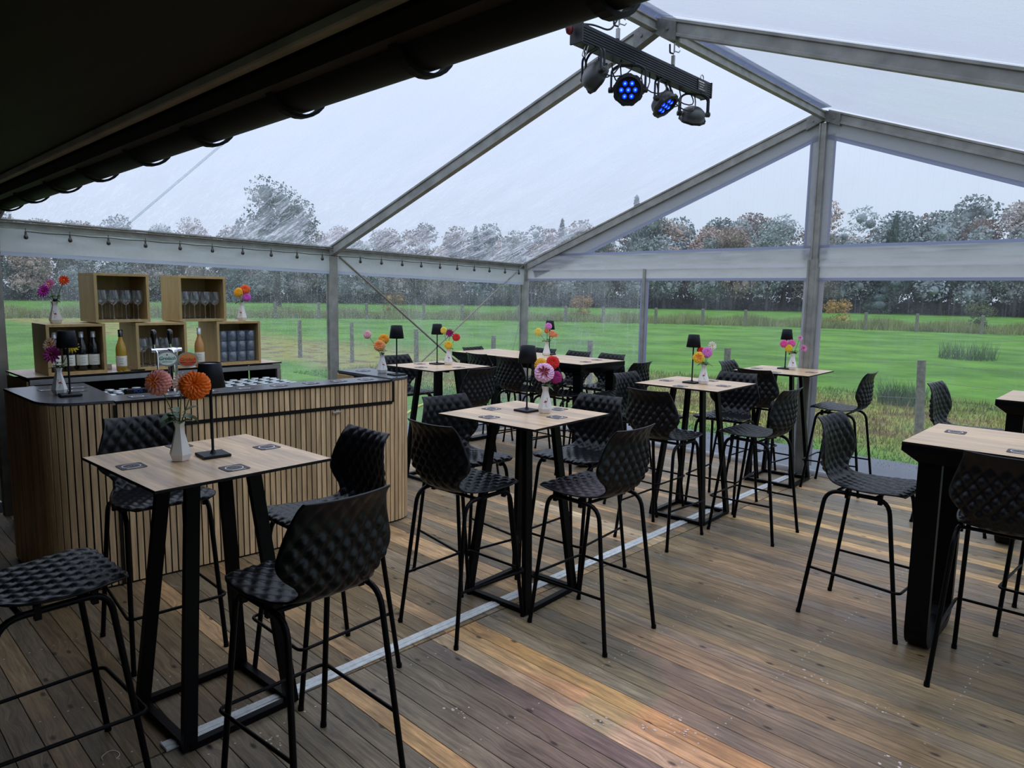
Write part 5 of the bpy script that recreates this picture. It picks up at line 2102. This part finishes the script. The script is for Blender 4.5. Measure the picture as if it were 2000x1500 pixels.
def par(y, d, lit, label, drop=0.17):
    d = Vector(d).normalized()
    c = Vector((LBX, y, LZ - drop - 0.02))
    t = thing('stage_light', label, 'stage light', tuple(c), 0, 'round LED stage lights on the bar')
    rot = d.to_track_quat('Z', 'Y').to_euler()
    q_ = MB()
    q_.lathe([(0.0, -0.040), (0.052, -0.040), (0.078, -0.020), (0.086, 0.0), (0.086, 0.030), (0.094, 0.034), (0.094, 0.040)], 24)
    q_.build('housing', M_parbody, t, rot=rot)
    q_ = MB()
    n_ = 48
    vs, fs = [], []
    for i in range(n_):
        a = 2 * PI * i / n_
        ro = 0.094 + 0.005 * (1 if math.sin(a * 9) > 0 else 0)
        for (r_, z_) in ((ro, 0.030), (ro, 0.048), (0.078, 0.052), (0.074, 0.040)):
            vs.append((r_ * math.cos(a), r_ * math.sin(a), z_))
    for i in range(n_):
        for k in range(3):
            a, b = i * 4 + k, ((i + 1) % n_) * 4 + k
            fs.append((a, b, b + 1, a + 1))
    q_.add(vs, fs)
    q_.lathe([(0.0, 0.040), (0.076, 0.040)], 24)
    bz = q_.build('bezel', M_cable, t, rot=rot)
    for i in range(7):
        a = 2 * PI * i / 6
        rr_ = 0 if i == 6 else 0.044
        q_ = MB()
        q_.lathe([(0.0, 0.046), (0.0065, 0.0455)], 8, mat=1)
        q_.lathe([(0.0065, 0.0455), (0.0145, 0.0425), (0.0155, 0.040)], 12, mat=0)
        q_.build('led_lens', [M_led if lit else M_leddim, M_ledc if lit else M_leddim], bz, loc=(rr_ * math.cos(a), rr_ * math.sin(a), 0.0015))
    pv = d.cross(Vector((0, 0, 1)))
    pv = pv.normalized() if pv.length > 0.05 else Vector((1, 0, 0))
    q_ = MB()
    for k in (-0.012, 0.012):
        o_ = Vector((pv.y, -pv.x, 0)) * k
        q_.tube(fillet([tuple(pv * 0.108 + o_), tuple(pv * 0.108 + o_ + Vector((0, 0, drop - 0.06))), tuple(pv * 0.06 + o_ + Vector((0, 0, drop - 0.03))), tuple(-pv * 0.06 + o_ + Vector((0, 0, drop - 0.03))), tuple(-pv * 0.108 + o_ + Vector((0, 0, drop - 0.06))), tuple(-pv * 0.108 + o_)], 0.02), 0.0075, 6)
    q_.build('yoke', M_barface, t)
    for k in (-1, 1):
        q_ = MB()
        Mx = Matrix.Translation(pv * k * 0.108) @ (pv * k).to_track_quat('Z', 'Y').to_matrix().to_4x4()
        q_.lathe([(0.018, -0.014), (0.018, 0.014), (0.010, 0.018)], 10, M=Mx)
        q_.build('knob', M_cable, t)
    return t


par(3.585, (0.35, 0.85, -0.42), False, 'leftmost stage light on the bar, seen side-on')
par(3.96, (0.60, -0.80, -0.28), True, 'stage light facing the viewer with seven glowing blue LEDs', 0.18)
par(4.375, (0.62, 0.10, -0.78), True, 'third stage light from the left, its blue LEDs aimed down to the deck')
par(4.80, (-0.45, 0.35, -0.80), False, 'rightmost stage light, dark and aimed away from the viewer')

# ------------------------------------------------------------------ small things on the deck
q = MB()
for i in range(3):
    leaf_geo(q, (0, 0, 0.012 + 0.004 * i), (math.cos(i * 2.1), math.sin(i * 2.1), 0.35), 0.035, 0.03, 0.5)
q.build('fallen_leaf', M_deadleaf, loc=(-0.34, 2.38, 0.0), label='small curled dry leaf on the deck left of the metal strip', cat='leaf')
q = MB()
q.tube([(0.035 * math.cos(t), 0.03 * math.sin(t), 0.003 + 0.002 * math.sin(3 * t)) for t in [0.3 + 4.6 * i / 14 for i in range(15)]], 0.0018, 5)
q.build('wood_curl', M_flake, loc=(-0.13, 0.82, 0.0), label='thin curled wood shaving on the deck at the bottom left', cat='shaving')

# ------------------------------------------------------------------ fence and plants outside
fence = thing('pasture_fence', 'old wooden post and wire fence between lawn and meadow', 'fence')
FP = [(5.6, 11.6), (2.9, 12.2), (-0.03, 11.9), (-3.0, 11.65), (-5.65, 11.2), (-7.8, 10.7), (-10.6, 10.9), (-14.3, 11.6), (-16.4, 11.2), (-20, 11.0)]
tops = []
for i, (x, y) in enumerate(FP):
    q = MB()
    lean = rng.uniform(-.03, .03) if i != 2 else -0.05
    r_ = 0.055 + rng.uniform(-.005, .008)
    q.tube([(0, 0, GZ - 0.02), (lean * .5, 0, GZ + .55), (lean, 0, GZ + 1.12)], [r_ * 1.08, r_, r_ * 0.96], 9)
    q.build('fence_post', M_post, fence, loc=(x - lean, y, 0))
    tops.append((x, y))
for z in (0.35, 0.62, 0.88):
    q = MB()
    pts = []
    for (a, b) in zip(tops[:-1], tops[1:]):
        for k in range(4):
            f = k / 4
            pts.append((a[0] + (b[0] - a[0]) * f, a[1] - 0.05 + (b[1] - a[1]) * f, z - 0.05 * math.sin(PI * f)))
    q.tube(pts, 0.0035, 4)
    q.build('wire', M_wire, fence)
hose = MB()
hose.tube(fillet([(-6.2, 7.0, GZ + .02), (-6.9, 7.9, GZ + .02), (-7.15, 8.5, GZ + .02), (-7.4, 9.1, GZ + .02), (-7.25, 9.8, GZ + .02), (-7.2, 10.4, GZ + .02), (-5.5, 11.2, GZ + .02), (-2.0, 10.9, GZ + .02)], 0.4), 0.02, 6)
hose.build('garden_hose', M_hose, label='thin yellow hose lying across the lawn behind the far tables', cat='hose')
q = MB()
q.tube([(WX, GY, 1.7), (-5.6, 8.6, GZ)], 0.006, 5)
q.build('guy_rope', M_rope, label='white guy rope running from the tent corner down to the lawn', cat='rope')
q = MB()
for (x, y) in ((-4.35, 1.6), (-4.35, 1.66)):
    q.ball((x, y, 0.05), 0.03, 0, 6)


def blades(mat, name, n_, gen, label=None, cat=None, kind='stuff', parent=None):
    q_ = MB()
    rg = random.Random(name)
    vs, fs = [], []
    for i in range(n_):
        x, y, z, h_, w_, lean = gen(rg)
        a = rg.uniform(0, 2 * PI)
        cx_, sy_ = math.cos(a) * w_ / 2, math.sin(a) * w_ / 2
        b = rg.uniform(0, 2 * PI)
        k = len(vs)
        vs += [(x - cx_, y - sy_, z), (x + cx_, y + sy_, z), (x + math.cos(b) * lean * h_, y + math.sin(b) * lean * h_, z + h_)]
        fs.append((k, k + 1, k + 2))
    q_.add(vs, fs)
    return q_.build(name, mat, parent, label=label, cat=cat, kind=kind)


def g_lawn(rg):
    y = 9.0 + 7.5 * rg.random() ** 1.4
    x = rg.uniform(-13, 4.5)
    return x, y, GZ - 0.005, rg.uniform(.025, .075) * (1 + (y > 10.6) * 0.8), rg.uniform(.012, .022), rg.uniform(0, .7)


blades(M_grass, 'lawn_grass', 42000, g_lawn, 'short green grass of the lawn and verge behind the end wall', 'grass')


def g_dry(rg):
    x = rg.uniform(-12, 4)
    return x, rg.gauss(12.2, 1.1), GZ - 0.01, rg.uniform(.08, .35), rg.uniform(.008, .02), rg.uniform(0, .5)


blades(M_dry, 'dry_stalks', 1500, g_dry, 'rusty dry stalks growing along the fence', 'weeds')


def g_tuft(cx_, cy_, r_, hh):
    def g(rg):
        a, d = rg.uniform(0, 2 * PI), r_ * math.sqrt(rg.random())
        return cx_ + d * math.cos(a), cy_ + d * math.sin(a), GZ - 0.01, hh * rg.uniform(.5, 1), 0.016, rg.uniform(.1, .6)
    return g


blades(M_rush, 'rush_tuft', 420, g_tuft(-1.1, 15.2, 0.42, 0.55), 'dark rush tuft just behind the right fence post', 'plant', None)
blades(M_rush, 'rush_tuft', 420, g_tuft(-2.6, 29.0, 0.9, 0.8), 'dark rush tuft alone further out in the meadow', 'plant', None)
blades(M_rush, 'rush_tuft', 300, g_tuft(1.3, 14.2, 0.4, 0.4), 'low grey-green tuft near the right edge by the wire', 'plant', None)


def g_reed(rg):
    d = rg.uniform(53, 62)
    a = R(rg.uniform(-86, 4))
    f = (d - 53) / 9
    return 2.72 + d * math.sin(a), d * math.cos(a), GZ, rg.uniform(.25, .8) * (.7 + .5 * math.sin(a * 40) ** 2), rg.uniform(.03, .07), rg.uniform(0, .5)


blades(M_reed, 'rough_grass_bank', 42000, g_reed, 'band of tall rough grass closing off the green meadow', 'grass')
# far fence posts in the rough grass
fpost = thing('far_fence', 'line of small dark posts in the rough grass far off', 'fence')
q = MB()
q.box((0, 0, 0.55), (0.16, 0.16, 1.25), ch=0.02)
mfp = q.mesh('fence_post', M_post)
for k in range(22):
    a = R(-80 + 3.7 * k + rng.uniform(-.6, .6))
    put('fence_post', mfp, fpost, (2.72 + 52.5 * math.sin(a), 52.5 * math.cos(a), GZ))

# ------------------------------------------------------------------ trees


def crown(seed, w, h, base, nblob, nleaf, size, conifer=False):
    rg = random.Random(seed)
    q_ = MB()
    blobs = []
    for i in range(nblob):
        if conifer:
            f = (i + .5) / nblob
            rr_ = w * 0.5 * (1 - f) + 0.3
            a = rg.uniform(0, 2 * PI)
            blobs.append((math.cos(a) * rr_ * .4, math.sin(a) * rr_ * .4, base + (h - base) * f, rr_ * .7, (h - base) / nblob * 1.3))
        else:
            f = rg.random()
            th = rg.uniform(0, 2 * PI)
            zz = base + (h - base) * (0.12 + 0.76 * f)
            env = math.sin(PI * (0.18 + 0.74 * f)) ** 0.8
            d = w * 0.5 * env * rg.uniform(.25, .78)
            br = w * rg.uniform(.15, .24)
            blobs.append((d * math.cos(th), d * math.sin(th), zz, br, br * .85))
    vs, fs = [], []
    for i in range(nleaf):
        b = blobs[i % nblob]
        u, v = rg.uniform(-1, 1), rg.uniform(0, 2 * PI)
        s_ = math.sqrt(1 - u * u)
        k = rg.uniform(.72, 1.08)
        c = Vector((b[0] + b[3] * k * s_ * math.cos(v), b[1] + b[3] * k * s_ * math.sin(v), b[2] + b[4] * k * u))
        a = Vector((rg.gauss(0, 1), rg.gauss(0, 1), rg.gauss(0, 1))).normalized()
        bb_ = a.orthogonal().normalized()
        sz = size * rg.uniform(.5, 1.2)
        o = len(vs)
        vs += [c - a * sz, c + bb_ * sz * .6, c + a * sz, c - bb_ * sz * .6]
        fs.append((o, o + 1, o + 2, o + 3))
    q_.add(vs, fs)
    for b in blobs:
        q_.ball(b[:3], 1.0, 0, 7, sc=(b[3] * .40, b[3] * .40, b[4] * .40))
    return q_.mesh('crown', M_leaves)


def trunk(h, r_, seed):
    rg = random.Random(seed)
    q_ = MB()
    q_.tube([(0, 0, -0.1), (rg.uniform(-.1, .1), 0, h * .4), (rg.uniform(-.2, .2), rg.uniform(-.2, .2), h * .85)], [r_, r_ * .75, r_ * .3], 6)
    for k in range(4):
        a = rg.uniform(0, 6.3)
        q_.tube([(0, 0, h * (.25 + .1 * k)), (math.cos(a) * h * .2, math.sin(a) * h * .2, h * (.45 + .1 * k))], [r_ * .4, r_ * .15], 5)
    return q_.mesh('trunk', M_bark)


protos = []
for k in range(5):
    H = 12.5 if k < 4 else 13.5
    protos.append((crown(100 + k, 7.6 if k < 4 else 7.0, H, 1.2 if k < 4 else 0.8, 16 if k < 4 else 12, 3400, 0.22, k == 4), trunk(10, 0.28, k)))
TC_HAZED = [(0.36, 0.29, 0.27), (0.29, 0.31, 0.31), (0.27, 0.31, 0.33), (0.39, 0.30, 0.265), (0.34, 0.30, 0.29), (0.26, 0.30, 0.305)]  # crown colours lightened and greyed to stand in for rainy-air haze
k = 0
rt_ = random.Random(11)
for row, (rad, step, sc_) in enumerate(((116, 3.4, .82), (123, 3.1, .95), (131, 3.6, 1.05))):
    a = -88 + row * 1.1
    while a < 10:
        ar = R(a + rt_.uniform(-.5, .5))
        con = rt_.random() < 0.06
        cm, tm = protos[4] if con else protos[rt_.randrange(4)]
        rr_ = rad + rt_.uniform(-2, 2)
        t = put('far_tree', None, None, (2.72 + rr_ * math.sin(ar), rr_ * math.cos(ar), GZ), (0, 0, rt_.uniform(0, 6)), 'dark conifer standing among the far autumn wood' if con else 'hazy autumn tree in the wood beyond the meadow', 'tree', 'trees of the wood beyond the meadow', scale=sc_ * rt_.uniform(.90, 1.12) * (1.0 + 0.26 * max(0.0, min(1.0, (a + 48) / 18))))
        cc = (0.17, 0.22, 0.235) if con else TC_HAZED[rt_.randrange(len(TC_HAZED))]
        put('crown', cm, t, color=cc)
        put('trunk', tm, t)
        a += step * rt_.uniform(.85, 1.15) * 0.8
# dark undergrowth at the foot of the wood
ug = crown(55, 8, 5.6, -0.5, 12, 1500, 0.22)
a = -88
while a < 10:
    ar = R(a)
    dd = 110 if int(a * 2) % 2 else 126
    t = put('undergrowth_bush', ug, None, (2.72 + dd * math.sin(ar), dd * math.cos(ar), GZ - 0.4), (0, 0, rt_.uniform(0, 6)), scale=rt_.uniform(.7, 1.15), color=(0.12, 0.13, 0.135))  # bush colour also greyed for the distance haze
    t['label'] = 'dark bush at the foot of the far wood'
    t['category'] = 'bush'
    t['group'] = 'dark bushes at the foot of the wood'
    a += 1.0
# the large oak
aa = R(-61.2)
oak = put('oak_tree', None, None, (2.72 + 88 * math.sin(aa), 88 * math.cos(aa), GZ), (0, 0, 0), 'large grey-green oak standing before the wood, left', 'tree')
put('crown', crown(77, 9.6, 14.3, 4.2, 34, 9500, 0.17), oak, color=(0.11, 0.15, 0.15))
put('trunk', trunk(11, 0.45, 9), oak)
# golden shrubs in the rough grass
sh = crown(66, 2.6, 2.0, 0.0, 7, 1500, 0.06)
for (az_, col, lab) in ((-18.6, (0.36, 0.22, 0.05), 'golden shrub in the far rough grass right of the centre post'), (-52.4, (0.30, 0.20, 0.07), 'yellow-brown shrub in the far rough grass behind the bar'), (-37.5, (0.30, 0.17, 0.06), 'rust shrub in the far rough grass behind the far long table'), (-10, (0.10, 0.12, 0.05), 'olive shrub in the far rough grass near the right edge')):
    t = put('shrub', sh, None, (2.72 + 58 * math.sin(R(az_)), 58 * math.cos(R(az_)), GZ), (0, 0, az_), lab, 'shrub', color=col)
